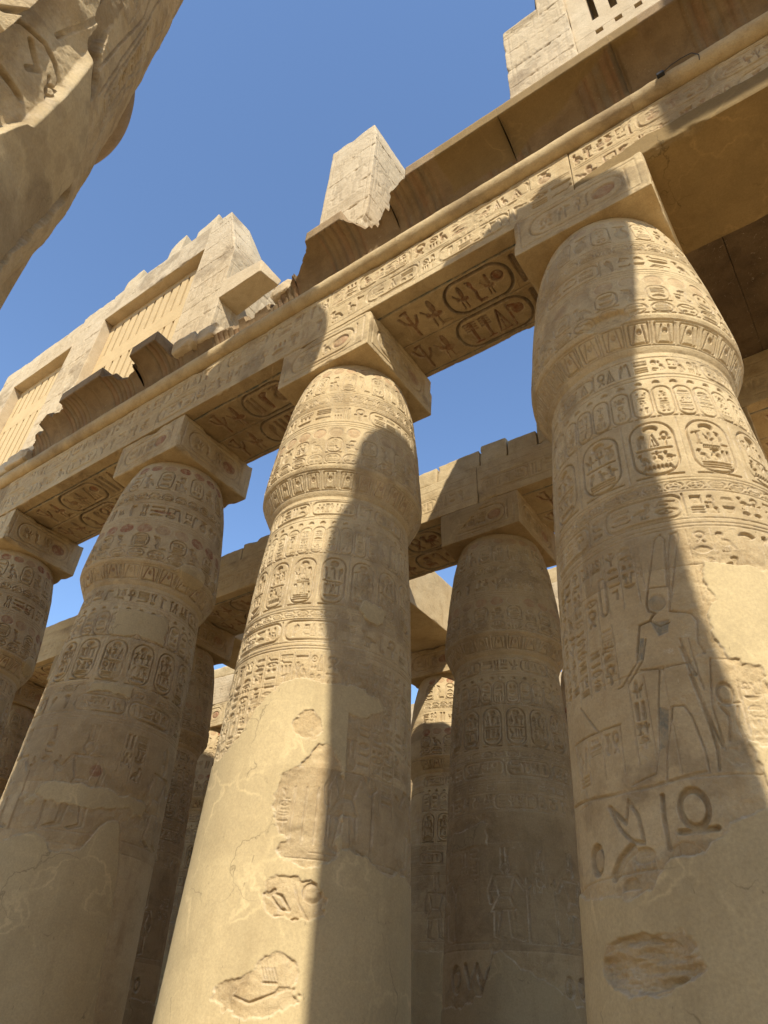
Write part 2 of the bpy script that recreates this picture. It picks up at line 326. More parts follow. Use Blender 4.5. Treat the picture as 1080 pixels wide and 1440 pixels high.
def carts(F, v0, v1, period, rng, d=.014, disk=0.0, red=0, big=False, fill=.0, u0=None, u1=None, alt=True):
    """frieze of upright royal rings, discs or plumes above"""
    a = float(F.u[0]) if u0 is None else u0; b = float(F.u[-1]) if u1 is None else u1
    H = v1-v0; n = int((b-a)/period)+1
    for k in range(n):
        u = a+(k+.02)*period
        if alt and k % 2 and not big:
            F.sign(GT[rng.choice(['cobra', 'seated', 'falcon', 'jar'])], u+.1*period, v0+.05*H, period*.8, H*.85, d); 
        else:
            w = period*.86 if not big else period*.76; x0 = u+(period-w)/2
            F.prims([('r', x0, v0+.06*H, x0+w, v1, .44*w, .010 if not big else .011), ('s', x0, v0+.03*H, x0+w, v0+.03*H, .010)], d, bulge=0, red=fill)
            iv = v1-.12*H; r = .0
            if big:
                q = lambda n, a, b, ww, hh, t=GT: F.sign(t[n] if n else t[rng.choice(list(t))], x0+w*a, v0+H*b, w*ww, H*hh, d)
                F.sign(GS['disc'], x0+w*.30, v0+.80*H, w*.40, .15*H, d*1.1, bulge=.3)
                for o in (.09, .37, .65): q(None, o, .55, .27, .25)
                F.sign(GW[rng.choice(['bar', 'snake', 'board'])], x0+w*.06, v0+.47*H, w*.88, .07*H, d*1.2)
                for o in (.10, .40, .66): q(None, o, .25, .26, .21)
                F.sign(GW[rng.choice(['water', 'bars3', 'basket'])], x0+w*.14, v0+.12*H, w*.72, .11*H, d)
                F.vline(u, v0, v1+.05*H, .008, .006)
            else:
                m = 3 if H > .45 else 2
                for q in range(m): quadrat(F, x0+w*.14, v0+.14*H+(m-1-q)*.74*H/m, w*.72, .70*H/m, rng, d*.9)
        if disk:
            dr = period*.40
            F.prims([('e', u+period*.5, v1+disk*.5+.02, dr, disk*.5)], .008, bulge=.5, red=red*rng.choice([.35, .8, 1.0, 1.0]), pat=.05)
def boxes(F, v0, v1, period, rng, d=.018, red=.35):
    F.hline(v1, .012, .010); F.hline(v0, .008, .006); H = v1-v0; n = int((F.u[-1]-F.u[0])/period)+1
    for k in range(n):
        u = float(F.u[0])+k*period
        F.prims([('r', u+.03, v0+.03, u+period-.05, v1-.03, .02, .009)], d, bulge=0)
        F.prims([('s', u+.06, v0+.04, u+period*.35, v1-.06, .010), ('s', u+period-.09, v0+.04, u+period*.62, v1-.06, .010), ('c', u+period*.48, v0+.55*H, .035)], d*.8, red=red*rng.choice([0, 0, 1]))
        F.prims([('s', u-.02, v0+.02, u-.02, v1-.02, .006)], d, bulge=0)
def scene_row(F, u0, u1, v0, v1, rng, d=.014):
    H = v1-v0; u = u0
    while u < u1-.4*H:
        g = FIG if rng.random() < .5 else GOD
        F.sign(g, u, v0, .6*H, H, d, rng.random() < .5, bulge=.75); u += .62*H
        wv = .22*max(1, int(rng.uniform(1, 3.2))); vcols(F, u, u+wv, v0+H*rng.uniform(.3, .6), v1, rng, .2, d*.8); u += wv+.05
    F.hline(v0-.02, .01, .007, u0, u1)

# soft regions for repairs
def rg(U, V, u0, u1, v0, v1): return np.minimum(np.minimum(U-u0, u1-U), np.minimum(V-v0, v1-V))
def re(U, V, cu, cv, a, b): return (1-np.hypot((U-cu)/a, (V-cv)/b))*min(a, b)
def half(U, V, pts):
    """below the polyline (u, v)"""
    return np.interp(U, [p[0] for p in pts], [p[1] for p in pts]) - V

# ------------------------------------------------------------------ mesh building
class MB:
    def __init__(s): s.P, s.F, s.M, s.mi, s.n = [], [], [], [], 0
    def grid(s, P, mask=None, closed=False, mi=0, flip=False):
        nv, nu = P.shape[:2]; s.P.append(P.reshape(-1, 3))
        if mask is None: mask = np.zeros((nv, nu, 5), np.float32)
        if mask.shape[-1] == 4: mask = np.concatenate([mask, np.zeros((*mask.shape[:2], 1), np.float32)], -1)
        s.M.append(mask.reshape(-1, 5))
        idx = np.arange(nv*nu).reshape(nv, nu)
        if closed: idx = np.concatenate([idx, idx[:, :1]], 1)
        a, b, c, d = idx[:-1, :-1], idx[:-1, 1:], idx[1:, 1:], idx[1:, :-1]
        q = np.stack([a, b, c, d] if not flip else [a, d, c, b], -1).reshape(-1, 4) + s.n
        s.F.append(q); s.mi.append(np.full(len(q), mi, np.int32)); s.n += nv*nu
    def fan(s, ring, centre, mi=0, flip=False):
        n = len(ring); s.P += [ring, np.array([centre])]; s.M.append(np.zeros((n+1, 5), np.float32))
        i = np.arange(n); j = (i+1) % n; c = np.full(n, n)
        q = np.stack([i, j, c, c] if not flip else [j, i, c, c], -1) + s.n
        s.F.append(('t', q[:, :3])); s.mi.append(np.full(n, mi, np.int32)); s.n += n+1
    def build(s, name, mats, parent=None, smooth=True):
        P = np.concatenate(s.P).astype(np.float32); M = np.concatenate(s.M).astype(np.float32)
        loops, starts, tot = [], [], 0
        for f in s.F:
            if isinstance(f, tuple): f = f[1]
            k = f.shape[1]; loops.append(f.reshape(-1)); starts.append(tot + np.arange(len(f))*k); tot += f.size
        loops = np.concatenate(loops).astype(np.int32); starts = np.concatenate(starts).astype(np.int32)
        me = bpy.data.meshes.new(name); me.vertices.add(len(P)); me.vertices.foreach_set('co', P.ravel())
        me.loops.add(len(loops)); me.loops.foreach_set('vertex_index', loops)
        me.polygons.add(len(starts)); me.polygons.foreach_set('loop_start', starts)
        me.polygons.foreach_set('material_index', np.concatenate(s.mi))
        me.polygons.foreach_set('use_smooth', np.full(len(starts), smooth))
        at = me.attributes.new('mask', 'FLOAT_COLOR', 'POINT'); at.data.foreach_set('color', np.ascontiguousarray(M[:, :4]).ravel()); aw = me.attributes.new('worn', 'FLOAT', 'POINT'); aw.data.foreach_set('value', np.ascontiguousarray(M[:, 4]))
        for m in (mats if isinstance(mats, (list, tuple)) else [mats]): me.materials.append(m)
        me.update(calc_edges=True); me.validate(clean_customdata=False)
        o = bpy.data.objects.new(name, me); COL.objects.link(o)
        if parent: o.parent = parent
        return o
def worn_of(H, res, F=None):
    gy, gx = np.gradient(H, res); s_ = np.hypot(gx, gy); e = ss(s_, .15, .75)
    n = np.random.RandomState(3).rand(*[max(2, k//6+2) for k in H.shape]).astype(np.float32)
    n = np.kron(n, np.ones((6, 6), np.float32))[:H.shape[0], :H.shape[1]]
    return (e*(.25+.75*n)).astype(np.float32)
def fmask(F): return np.stack([F.pl, F.red, F.pat, F.blu, worn_of(F.h+F.b, float(F.dv))], -1)

FACES = {'-y': ((0, 2), (1, 1), 1, 0), '+y': ((0, 2), (-1, 1), 1, 1), '+x': ((1, 2), (1, 1), 0, 1), '-x': ((1, 2), (-1, 1), 0, 0),
         '+z': ((0, 1), (1, 1), 2, 1), '-z': ((0, 1), (1, -1), 2, 0)}
def block(mb, lo, hi, res=.09, fields={}, bev=.02, amp=.012, chip=.09, seed=0, skip='', mi=0, pl=0.0, tilt=None, freq=1.6, only=None):
    """one weathered block of stone: rounded, chipped arrises and slightly uneven faces"""
    lo = np.array(lo, float); hi = np.array(hi, float); off = np.array([seed*3.7, seed*1.9, seed*2.3])
    for key, ((iu, iv), (su, sv), ia, side) in FACES.items():
        if key in skip.split(): continue
        F = fields.get(key)
        Lu, Lv = hi[iu]-lo[iu], hi[iv]-lo[iv]
        if F is not None: nu, nv = F.nu, F.nv
        else: nu, nv = max(3, int(Lu/res)+2), max(3, int(Lv/res)+2)
        tu = np.linspace(0, 1, nu); tv = np.linspace(0, 1, nv)
        def dense(t, L, n):
            if F is not None: return t
            e = min(.04, .2*L); return np.unique(np.concatenate([t*(1-2*e/L)+e/L, [0, e/(2*L), 1-e/(2*L), 1]]))
        tu, tv = dense(tu, Lu, nu), dense(tv, Lv, nv); nu, nv = len(tu), len(tv)
        U, V = np.meshgrid(tu if su > 0 else 1-tu, tv if sv > 0 else 1-tv)
        P = np.zeros((nv, nu, 3)); P[..., iu] = lo[iu]+U*Lu; P[..., iv] = lo[iv]+V*Lv; P[..., ia] = hi[ia] if side else lo[ia]
        Q = P+off
        n1 = fbm(Q, freq*1.2, 4, 3); r = bev*(.4+1.2*n1)+chip*np.clip(n1-.56, 0, .3)*3.0
        mx = .45*np.min(hi-lo); r = np.minimum(r, mx)[..., None]
        inn = np.clip(P, lo+r, hi-r); dv = P-inn; ln = np.linalg.norm(dv, axis=-1, keepdims=True); dr = dv/np.maximum(ln, 1e-9)
        nd = amp*2*(fbm(Q, freq, 4, 11)-.5)+amp*.5*(fbm(Q, freq*6, 3, 17)-.5)
        P2 = inn+dr*r+dr*nd[..., None]
        m = None
        if F is not None:
            ed = np.minimum(np.minimum(U, 1-U)*Lu, np.minimum(V, 1-V)*Lv); k = ss(ed, .01, .05)
            P2[..., ia] += (F.h+F.b)*k*(1 if side else -1); m = fmask(F)
        elif pl: m = np.zeros((nv, nu, 4), np.float32); m[..., 0] = pl
        if tilt is not None: P2 = tilt(P2)
        mb.grid(P2.astype(np.float32), m, mi=mi)
def tag(o, label, cat, group=None, kind=None):
    o['label'] = label; o['category'] = cat
    if group: o['group'] = group
    o['kind'] = kind or 'thing'
    return o
def empty(name, loc, label=None, cat=None, group=None):
    o = bpy.data.objects.new(name, None); o.location = loc; o.empty_display_size = .3; COL.objects.link(o)
    if label: tag(o, label, cat, group)
    return o
def copy_tree(o, loc, rz, label, group=None):
    r = o.copy(); COL.objects.link(r); r.location = loc; r.rotation_euler = (0, 0, rz); r['label'] = label
    if group: r['group'] = group
    for ch in list(o.children):
        q = ch.copy(); COL.objects.link(q); q.parent = r
    return r

# carved figure and signs, metres on the unrolled shafts
C1F={'feather':[(-0.26,4.848),(-0.112,5.374),(-0.052,5.417),(-0.026,5.35),(-0.091,4.826)],'feather2':[(-0.107,4.566),(-0.023,5.164),(0.037,5.395),(0.095,5.41),(0.094,5.337),(-0.074,4.701)],'back':[(-0.107,4.566),(0.061,4.51),(0.092,4.437),(0.059,4.22),(0.092,4.119)],'shoulder':[(-0.242,4.577),(-0.294,4.51),(-0.39,4.493),(-0.452,4.238)],'face':[(-0.264,4.825),(-0.296,4.688),(-0.287,4.614),(-0.233,4.574)],'necklace':[(-0.284,4.507),(-0.217,4.431),(-0.126,4.455)],'arm':[(-0.419,4.36),(-0.472,4.14),(-0.638,3.963),(-0.681,3.958)],'arm2':[(-0.357,4.342),(-0.416,4.143),(-0.577,3.963)],'staff':[(-1.439,3.715),(-1.221,3.091)],'diag':[(-1.219,3.962),(-0.972,3.646)],'table':[(-1.45,3.681),(-0.972,3.646),(-0.71,3.637)],'torso':[(-0.085,4.197),(-0.062,4.061),(-0.023,3.783),(0.022,3.489),(0.063,3.308)],'belt':[(-0.447,4.066),(-0.278,4.03),(-0.081,4.045)],'fleg':[(-0.289,4.014),(-0.352,3.685),(-0.402,3.34),(-0.458,3.158),(-0.676,3.106)],'fleg2':[(-0.243,3.663),(-0.29,3.484),(-0.34,3.329),(-0.383,3.082)],'crotch':[(-0.24,3.68),(-0.149,3.672),(-0.107,3.572),(-0.063,3.272),(-0.065,3.118)],'bleg':[(-0.055,3.931),(0.008,3.49),(0.022,3.28),(0.005,3.127)],'rarm':[(-0.01,4.261),(0.012,3.885),(0.024,3.795)],'rarm2':[(-0.072,4.272),(-0.061,4.154),(-0.011,3.924)],'ground':[(-1.76,3.187),(-0.891,3.074),(-0.506,3.065),(-0.092,3.12)],'loopc':[(-0.232,2.859),(-0.131,2.849),(-0.205,3.004)],'loopbar':[(-0.352,2.7),(-0.227,2.697),(-0.093,2.705)],'reed':[(-0.439,2.984),(-0.45,2.821),(-0.444,2.591)],'wedge':[(-0.941,2.989),(-0.846,2.798),(-0.743,2.69),(-0.639,2.659)],'wedge2':[(-0.93,2.987),(-0.779,2.831),(-0.733,2.999),(-0.659,2.869),(-0.637,2.673)],'oval':[(-1.187,2.626),(-1.071,2.604),(-1.167,2.733)],'lens':[(-0.954,2.466),(-0.859,2.568),(-0.759,2.631)],'basket':[(-0.656,2.564),(-0.565,2.577),(-0.646,2.627)],'teeth':[(-0.751,2.475),(-0.656,2.471),(-0.568,2.473)],'dome':[(-0.832,2.348),(-0.738,2.349),(-0.828,2.423)],'ankh2':[(0.166,3.755),(0.22,3.751),(0.18,3.823)],'ankh2bar':[(0.105,3.652),(0.258,3.659)],'ankh2l':[(0.108,3.631),(0.156,3.552),(0.12,3.352)],'ankh2r':[(0.235,3.623),(0.203,3.508),(0.222,3.378)],'cart':[(-0.753,5.141),(-0.682,4.723)],'sep':[(0.121,4.054),(0.055,3.653),(0.076,3.276)],'sep2':[(0.273,3.792),(0.274,3.393)]}
C2F={'disk':[(0.136,2.547),(0.249,2.558),(0.122,2.671)],'leaf':[(-0.287,2.545),(-0.169,2.515),(-0.077,2.381)],'leaf2':[(-0.281,2.509),(-0.17,2.392),(-0.077,2.381)],'dome':[(-0.263,2.268),(-0.189,2.331),(-0.089,2.269)],'dome2':[(-0.08,2.27),(-0.013,2.308),(0.156,2.271)],'top':[(-0.376,2.559),(-0.302,2.517),(-0.252,2.564)],'line':[(-0.053,2.629),(0.006,2.456),(0.136,2.278)],'h':[(-0.234,1.735),(-0.114,1.737)],'wv':[(-0.496,1.607),(-0.344,1.561),(-0.167,1.631),(-0.008,1.702)],'sh':[(-0.117,1.634),(-0.083,1.697),(0.01,1.696)],'v':[(-0.071,3.252),(-0.092,3.094)],'v2':[(0.031,3.607),(0.036,3.104)]}

# ------------------------------------------------------------------ ground
def ground():
    n = 61; x = np.linspace(-1, 1, n); x = np.sign(x)*np.abs(x)**2.2*400
    X, Y = np.meshgrid(x, x); P = np.stack([X, Y, np.full_like(X, -.36)], -1)
    P[..., 2] += .05*(fbm(P, .3, 3, 5)-.5)
    mb = MB(); mb.grid(P.astype(np.float32)); o = mb.build('ground', M_SAND); o['kind'] = 'structure'
ground()

# ------------------------------------------------------------------ the papyrus-bud columns
ZA0, ZA1, HA = 11.463, 12.437, 1.097           # abacus bottom, top, half width
PROF = [(-.36, 1.47), (1.4, 1.43), (3, 1.375), (5.5, 1.305), (7, 1.24), (7.9, 1.175), (8.17, 1.155), (8.205, 1.178), (8.26, 1.205), (8.56, 1.352), (8.62, 1.378), (8.74, 1.384), (8.98, 1.368), (9.3, 1.338),
        (9.9, 1.285), (10.7, 1.185), (11.2, 1.075), (11.47, .985)]
R0 = 1.3
def colr(z): return np.interp(z, [p[0] for p in PROF], [p[1] for p in PROF])
ZC = 8.175
def crack_lines(F, rng, zs):
    """joints between the drums and the half-drums"""
    U, V = F.grid(); P = np.stack([U, V, U*0], -1)
    n = fbm(P, 2.5, 3, 9)
    for i, z in enumerate(zs):
        d = np.abs(V - z - .03*(fbm(P, .9, 2, i)-.5)); F.b -= .012*np.exp(-(d/.007)**2)*ss(n, .40, .55)
    for i in range(len(zs)-1):
        for u in [rng.uniform(-1.6, 1.6)]:
            m = (V > zs[i]) & (V < zs[i+1])
            for side in (U < u, U >= u):
                F.pat = np.maximum(F.pat, np.where(m & side, rng.choice([0, 0, .10, .18, .30]), 0))
            d = np.abs(U-u-.03*(n-.5)); F.b -= .010*np.exp(-(d/.006)**2)*ss(n, .42, .55)*m
def finish(F, seed, wear=.75, flake=1.0, repair=None, repair_h=.010):
    """plaster, flaking and erosion over the carving"""
    U, V = F.grid(); P = np.stack([U, V, np.full_like(U, seed*2.7)], -1)
    n1 = fbm(P, .75, 5, seed); n2 = fbm(P, 3.2, 5, seed+4); n3 = fbm(P, 14, 3, seed+8)
    er = ss(n1*.6+n2*.4, .46, .62)*wear
    F.h *= (1-er*.75)
    F.b += (n2-.5)*.014*(0.35+er) + (n3-.5)*.0035
    # flaked scars: shallow angular losses
    sc = ss(n2, .60, .63)*ss(n1, .40, .52)*flake; F.b -= .010*sc*(.6+.8*n3); F.h *= (1-.8*sc)
    F.pat = np.maximum(F.pat, .34*ss(n1, .57, .63)*ss(n2, .45, .55))
    if repair is not None:
        f = repair(U, V) + .22*(n2-.5) + .07*(n3-.5) + .06*(fbm(P, 7.5, 3, seed+40)-.5) + .10*(fbm(P, 1.6, 3, seed+21)-.5)
        pl = ss(f, -.003, .005)
        rim = np.exp(-(f/.010)**2)
        F.h *= (1-pl); F.red *= (1-pl); F.pat *= (1-.75*pl); F.blu *= (1-pl)
        wE = ss(f, -.40, -.04)*(1-pl); F.b += wE*.05*(fbm(P, 7, 5, seed+50)-.52); F.h *= 1-.35*wE
        sm = repair_h + .016*(fbm(P, .9, 4, seed+33)-.5) + .006*(fbm(P, 5, 3, seed+35)-.5) + .0018*(n3-.5)
        F.b = F.b*(1-pl) + sm*pl - .013*rim*ss(n3, .35, .6)
        F.b -= .012*ss(-f, 0.0, .02)*ss(f, -.14, -.02)*(n3+.2)     # the edge of the old stone is broken
        F.pl = np.maximum(F.pl, pl)
NB = 22
def column_mesh(root, F, mats):
    """F: u = R0*theta about the side facing the camera, v = z"""
    th = F.u/R0; t0, t1 = float(th[0]), float(th[-1])
    back = np.linspace(t1, t0+2*math.pi, NB+2)[1:-1]; T = np.concatenate([th, back])
    zl = np.linspace(-.36, F.v[0], 8)[:-1]; Z = np.concatenate([zl, F.v])
    def ext(A):
        B = np.repeat(A[:, -1:], NB, 1)*np.linspace(1, 0, NB)+np.repeat(A[:, :1], NB, 1)*np.linspace(0, 1, NB)
        A = np.concatenate([A, B], 1); return np.concatenate([np.repeat(A[:1], len(zl), 0), A], 0)
    H = ext(F.h+F.b); M = np.stack([ext(F.pl), ext(F.red), ext(F.pat), ext(F.blu), ext(worn_of(F.h+F.b, float(F.dv)))], -1)
    TT, ZZ = np.meshgrid(T, Z); rr = colr(ZZ)
    nz = fbm(np.stack([np.cos(TT)*1.3+root.location.x, np.sin(TT)*1.3, ZZ], -1), .7, 3, 2)-.5
    r = rr+H+.022*nz
    # slope of the profile: push the capital's underside along its normal
    P = np.stack([r*np.cos(TT), r*np.sin(TT), ZZ], -1).astype(np.float32)
    k = int(np.searchsorted(Z, ZC))
    a = MB(); a.grid(P[:k+1], M[:k+1], True); a.build('shaft', mats, root)
    b = MB(); b.grid(P[k:], M[k:], True); b.fan(P[-1], (0, 0, float(Z[-1]))); b.build('capital', mats, root)
def abacus(root, seed, rng, mats, res=.012, d=.018, repair=None, red=.5):
    Ff = Field(-HA, HA, ZA0, ZA1, res); Fr = Field(-HA, HA, ZA0, ZA1, res)
    for F in (Ff, Fr):
        F.prims([('r', -.97, ZA0+.13, .97, ZA1-.10, .03, .010)], d*.7, bulge=0)
        F.prims([('r', -.80, ZA0+.22, .72, ZA1-.20, .26, .018)], d, bulge=0)
        F.prims([('s', .79, ZA0+.24, .79, ZA1-.22, .016)], d, bulge=0)
        F.prims([('e', .42, (ZA0+ZA1)/2, .19, .15)], d*1.1, red=red, bulge=.8)
        for k, u in enumerate((-.66, -.36, -.06)): quadrat(F, u, ZA0+.31, .28, .36, rng, d)
        U, V = F.grid(); P = np.stack([U, V, U*0+seed], -1); n = fbm(P, 3, 4, seed)
        F.b += (n-.5)*.02; F.h *= 1-.7*ss(fbm(P, 1.3, 4, seed+5), .48, .66)
        F.pat = np.maximum(F.pat, .4*ss(n, .55, .7))
        if repair is not None and F is Ff:
            pl = ss(repair(U, V)+.12*(n-.5), -.01, .015); F.h *= 1-pl; F.pl = pl; F.b = F.b*(1-pl)+.006*pl
    mb = MB(); block(mb, (-HA, -HA, ZA0), (HA, HA, ZA1), .07, {'-y': Ff, '+x': Fr}, (.018), .012, .20, seed)
    o = mb.build('abacus', mats, root); o.rotation_euler = (0, 0, -root.rotation_euler.z)
def cam_az(x, y): return math.atan2(CAM_POS[1]-y, CAM_POS[0]-x)
def std_bands(F, rng, p, red=.35, d=.015, pb=None):
    """the usual order of friezes from the abacus down"""
    a, b = float(F.u[0]), float(F.u[-1])
    carts(F, 10.50, 11.08, p*1.05, rng, d*.9, .20, red)
    for z in (10.45, 10.40): F.hline(z, .008, .006)
    carts(F, 10.20, 10.38, p*.8, rng, d*.7, alt=False)
    for z in (10.17, 10.13): F.hline(z, .008, .006)
    hband(F, a, b, 9.66, 10.09, rng, d, cart=.14)
    for z in (9.60, 9.55): F.hline(z, .008, .006)
    carts(F, 8.90, 9.26, p, rng, d, .22, red)
    carts(F, 8.66, 8.87, p, rng, d*.8, alt=False)
    boxes(F, 8.26, 8.56, p*1.0, rng, d*1.1, red*.7)
    hband(F, a, b, 7.76, 8.09, rng, d*1.1, cart=.2)
    F.hline(7.70, .008, .006); F.prims([('h', a+i*p*.7, 7.60, .05, .055) for i in range(int((b-a)/p/.7))], d, bulge=.3)
    carts(F, 7.02, 7.54, p*.82, rng, d*.8, alt=False)
    carts(F, 6.14, 6.95, pb or p*1.65, rng, d*1.25, big=True)
    for z in (6.10, 6.06): F.hline(z, .008, .006)
    carts(F, 5.95, 6.05, p*.7, rng, d*.6, alt=False)
    hband(F, a, b, 5.56, 5.92, rng, d*1.1, cart=.25)
    for z in (5.50, 5.46): F.hline(z, .009, .007)

def mkcol(name, x, y, label, group, F, seed, mats, rngseed, abkw={}):
    root = empty(name, (x, y, 0), label, 'column', group); root.rotation_euler = (0, 0, cam_az(x, y))
    column_mesh(root, F, mats); abacus(root, seed, random.Random(rngseed), mats, **abkw)
    return root
G1 = 'bud columns of the front row'; G2 = 'bud columns of the second row'; G3 = 'bud columns of the third row'

def figure_lines(F, D, names, w, d, **kw):
    for k in names: F.prims([('l', D[k], w)], d, bulge=0, **kw)
# --- the near column on the right
def column_near():
    F = Field(-1.62*R0, 1.62*R0, 1.0, 11.46, .0066); rng = random.Random(11)
    std_bands(F, rng, .31, .25, .017, .62)
    D = C1F
    vcols(F, .18, .62, 4.62, 5.42, rng, .20, .022); vcols(F, .62, 2.0, 5.05, 5.42, rng, .22, .022)
    vcols(F, -.66, -.34, 4.72, 5.40, rng, .16, .020); vcols(F, -1.0, -.7, 5.12, 5.40, rng, .16, .020)
    vcols(F, -.98, -.80, 4.45, 4.98, rng, .18, .020); vcols(F, -2.1, -1.02, 3.98, 5.42, rng, .17, .024); vcols(F, -1.0, -.66, 4.0, 4.42, rng, .17, .022); vcols(F, -.34, -.28, 4.9, 5.4, rng, .1, .01); vcols(F, -1.36, -.72, 3.22, 3.62, rng, .2, .013)
    vcols(F, -.58, -.43, 3.25, 4.0, rng, .15, .020); vcols(F, -.80, -.66, 4.05, 4.6, rng, .14, .010)
    vcols(F, .28, .45, 3.3, 3.85, rng, .17, .012)
    x0, z1 = D['cart'][0]; x1, z0 = D['cart'][1]
    F.prims([('r', x0, z0, x1, z1, .04, .010)], .016, bulge=0)
    F.prims([('l', D['feather']+[D['feather'][0]], .008), ('l', D['feather2'], .009)], .013, bulge=0)
    figure_lines(F, D, ['back', 'shoulder', 'face', 'torso', 'bleg', 'rarm2'], .009, .024)
    figure_lines(F, D, ['necklace', 'arm', 'arm2', 'belt', 'fleg', 'fleg2', 'crotch', 'rarm', 'staff', 'diag', 'table', 'sep', 'sep2'], .006, .017)
    F.prims([('e', -.20, 4.68, .08, .09)], .008, bulge=.9, blu=.35)
    F.prims([('p', [(-.29, 4.50), (-.13, 4.48), (-.16, 4.36), (-.24, 4.34)])], .005, bulge=.9, blu=.6)
    F.prims([('p', [(-.42, 4.36), (-.37, 4.36), (-.41, 4.16), (-.46, 4.15)])], .005, bulge=.9, blu=.9)
    F.prims([('p', [(-.35, 3.70), (-.27, 3.66), (-.33, 3.36), (-.40, 3.34)])], .004, bulge=.9, blu=.7)
    F.prims([('s', -1.48, 5.18, -1.36, 5.26, .03)], .003, blu=.7)
    figure_lines(F, D, ['ground'], .012, .016)
    # great signs of the lower band
    F.prims([('f', -.225, 2.86, .098, .135, .018)], .042, bulge=0); F.prims([('l', D['loopbar'], .020)], .046, bulge=0)
    figure_lines(F, D, ['reed'], .016, .034); figure_lines(F, D, ['wedge', 'wedge2'], .014, .024)
    F.prims([('f', -1.17, 2.62, .085, .105, .018)], .036, bulge=0); F.prims([('e', -1.17, 2.62, .07, .09)], .014, bulge=.6)
    F.prims([('l', D['lens'], .045)], .036, bulge=.5); F.prims([('h', -.66, 2.56, .10, .07)], .03, bulge=.4)
    F.prims([('e', -.66, 2.56, .10, .05)], .03, bulge=.4)
    F.prims([('b', -.76, 2.46, -.56, 2.475)]+[('s', -.75+i*.045, 2.47, -.75+i*.045, 2.53, .007) for i in range(5)], .022, bulge=0)
    F.prims([('h', -.80, 2.345, .085, .085)], .034, bulge=.4); F.prims([('e', -.33, 2.52, .12, .11)], .012, bulge=.2)
    figure_lines(F, D, ['ankh2bar', 'ankh2l', 'ankh2r'], .011, .016); F.prims([('f', .166, 3.74, .055, .085, .011)], .02, bulge=0)
    crack_lines(F, rng, [2.46, 3.08, 4.05, 5.02, 6.05, 7.05])
    # a break above the frieze of the capital
    U, V = F.grid(); P = np.stack([U, V, U*0], -1); nn = fbm(P, 5, 4, 44)
    hole = ss(re(U, V, -.08, 8.70, .36, .15)+.10*(nn-.5), .0, .05); F.b -= hole*(.05+.06*nn); F.h *= 1-hole
    def rep(U, V):
        f = np.maximum(half(U, V, [(-2.2, 2.5), (-1.5, 2.42), (-1.2, 2.36), (-.9, 2.30), (-.62, 2.30), (-.45, 2.50), (-.2, 2.52), (-.05, 2.72), (.1, 2.80), (.6, 3.0), (2.2, 3.1)]),
                       np.minimum(rg(U, V, .30, 3, 3.0, 5.02)+0*U, .4))
        f = np.maximum(f, rg(U, V, .22, .5, 4.0, 4.6))
        f = np.minimum(f, -re(U, V, .34, 3.58, .24, .34))
        f = np.minimum(f, -re(U, V, -.78, 1.86, .46, .185)); return f
    finish(F, 3, .38, .45, rep)
    k = ss(re(U, V, -.78, 1.86, .46, .19)+.12*(fbm(P, 4, 4, 62)-.5), 0, .02); Pa = np.stack([U*.8, V*3.2, U*0+3], -1)
    F.b += k*(-.040+.16*(fbm(Pa, 4, 5, 61)-.42)+.05*(fbm(P, 13, 3, 63)-.5)); F.pl *= 1-k
    return mkcol('papyrus_column', 5.2, -.107, 'nearest carved column at the right, with a crowned figure and a large loop sign', G1, F, 3, M_STONE, 5, {'red': .55})
C1 = column_near()
def column_mid():
    F = Field(-1.62*R0, 1.62*R0, 1.0, 11.46, .0074); rng = random.Random(23)
    std_bands(F, rng, .285, .4, .016, .46)
    vcols(F, -2.1, 2.1, 4.55, 5.40, rng, .21, .014)
    vcols(F, .5, 2.1, 3.8, 4.6, rng, .2, .014); vcols(F, -2.1, -1.0, 3.6, 4.6, rng, .2, .014)
    scene_row(F, .05, 2.0, 2.98, 4.3, rng, .016)
    D = C2F
    F.prims([('s', -.17+i*.13, 3.05, -.17+i*.13, 3.66, .008) for i in range(4)], .012, bulge=0)
    vcols(F, -.34, -.20, 3.12, 3.66, rng, .13, .012)
    F.prims([('e', .136, 2.565, .105, .105)], .030, bulge=.75); F.prims([('l', D['leaf'], .014), ('l', D['leaf2'], .012)], .030, bulge=0)
    F.prims([('h', -.18, 2.268, .09, .07)], .036, bulge=.2); F.prims([('l', D['dome2'], .014), ('l', D['top'], .022)], .034, bulge=0)
    figure_lines(F, D, ['line'], .009, .016)
    F.prims([('s', -.23+i*.03, 1.76, -.27+i*.03, 1.86, .006) for i in range(5)], .014)
    figure_lines(F, D, ['h', 'wv', 'sh'], .012, .018)
    crack_lines(F, rng, [2.9, 3.9, 4.95, 6.05, 7.1])
    def rep(U, V):
        f = half(U, V, [(-2.2, 4.2), (-1.35, 4.1), (-1.05, 4.35), (-.78, 4.7), (-.55, 4.98), (-.3, 5.0), (.1, 5.0), (.35, 4.95), (.40, 3.0), (.9, 2.92), (2.2, 2.9)])
        f = np.maximum(f, re(U, V, .52, 4.80, .40, .17))
        f = np.maximum(f, re(U, V, .62, 6.18, .22, .16))
        for a in ((-.12, 4.40, .22, .22), (-.17, 3.46, .24, .40), (.12, 3.6, .30, .60), (.06, 2.98, .34, .20), (-.06, 2.50, .33, .25), (-.34, 1.66, .40, .17), (-.14, 1.80, .20, .19)):
            f = np.minimum(f, -re(U, V, *a))
        return f
    finish(F, 5, .36, .45, rep)
    return mkcol('papyrus_column', 0, 0, 'carved column left of centre, sunlit on its left half, smooth plaster below', G1, F, 6, M_STONE, 8)
C2 = column_mid()
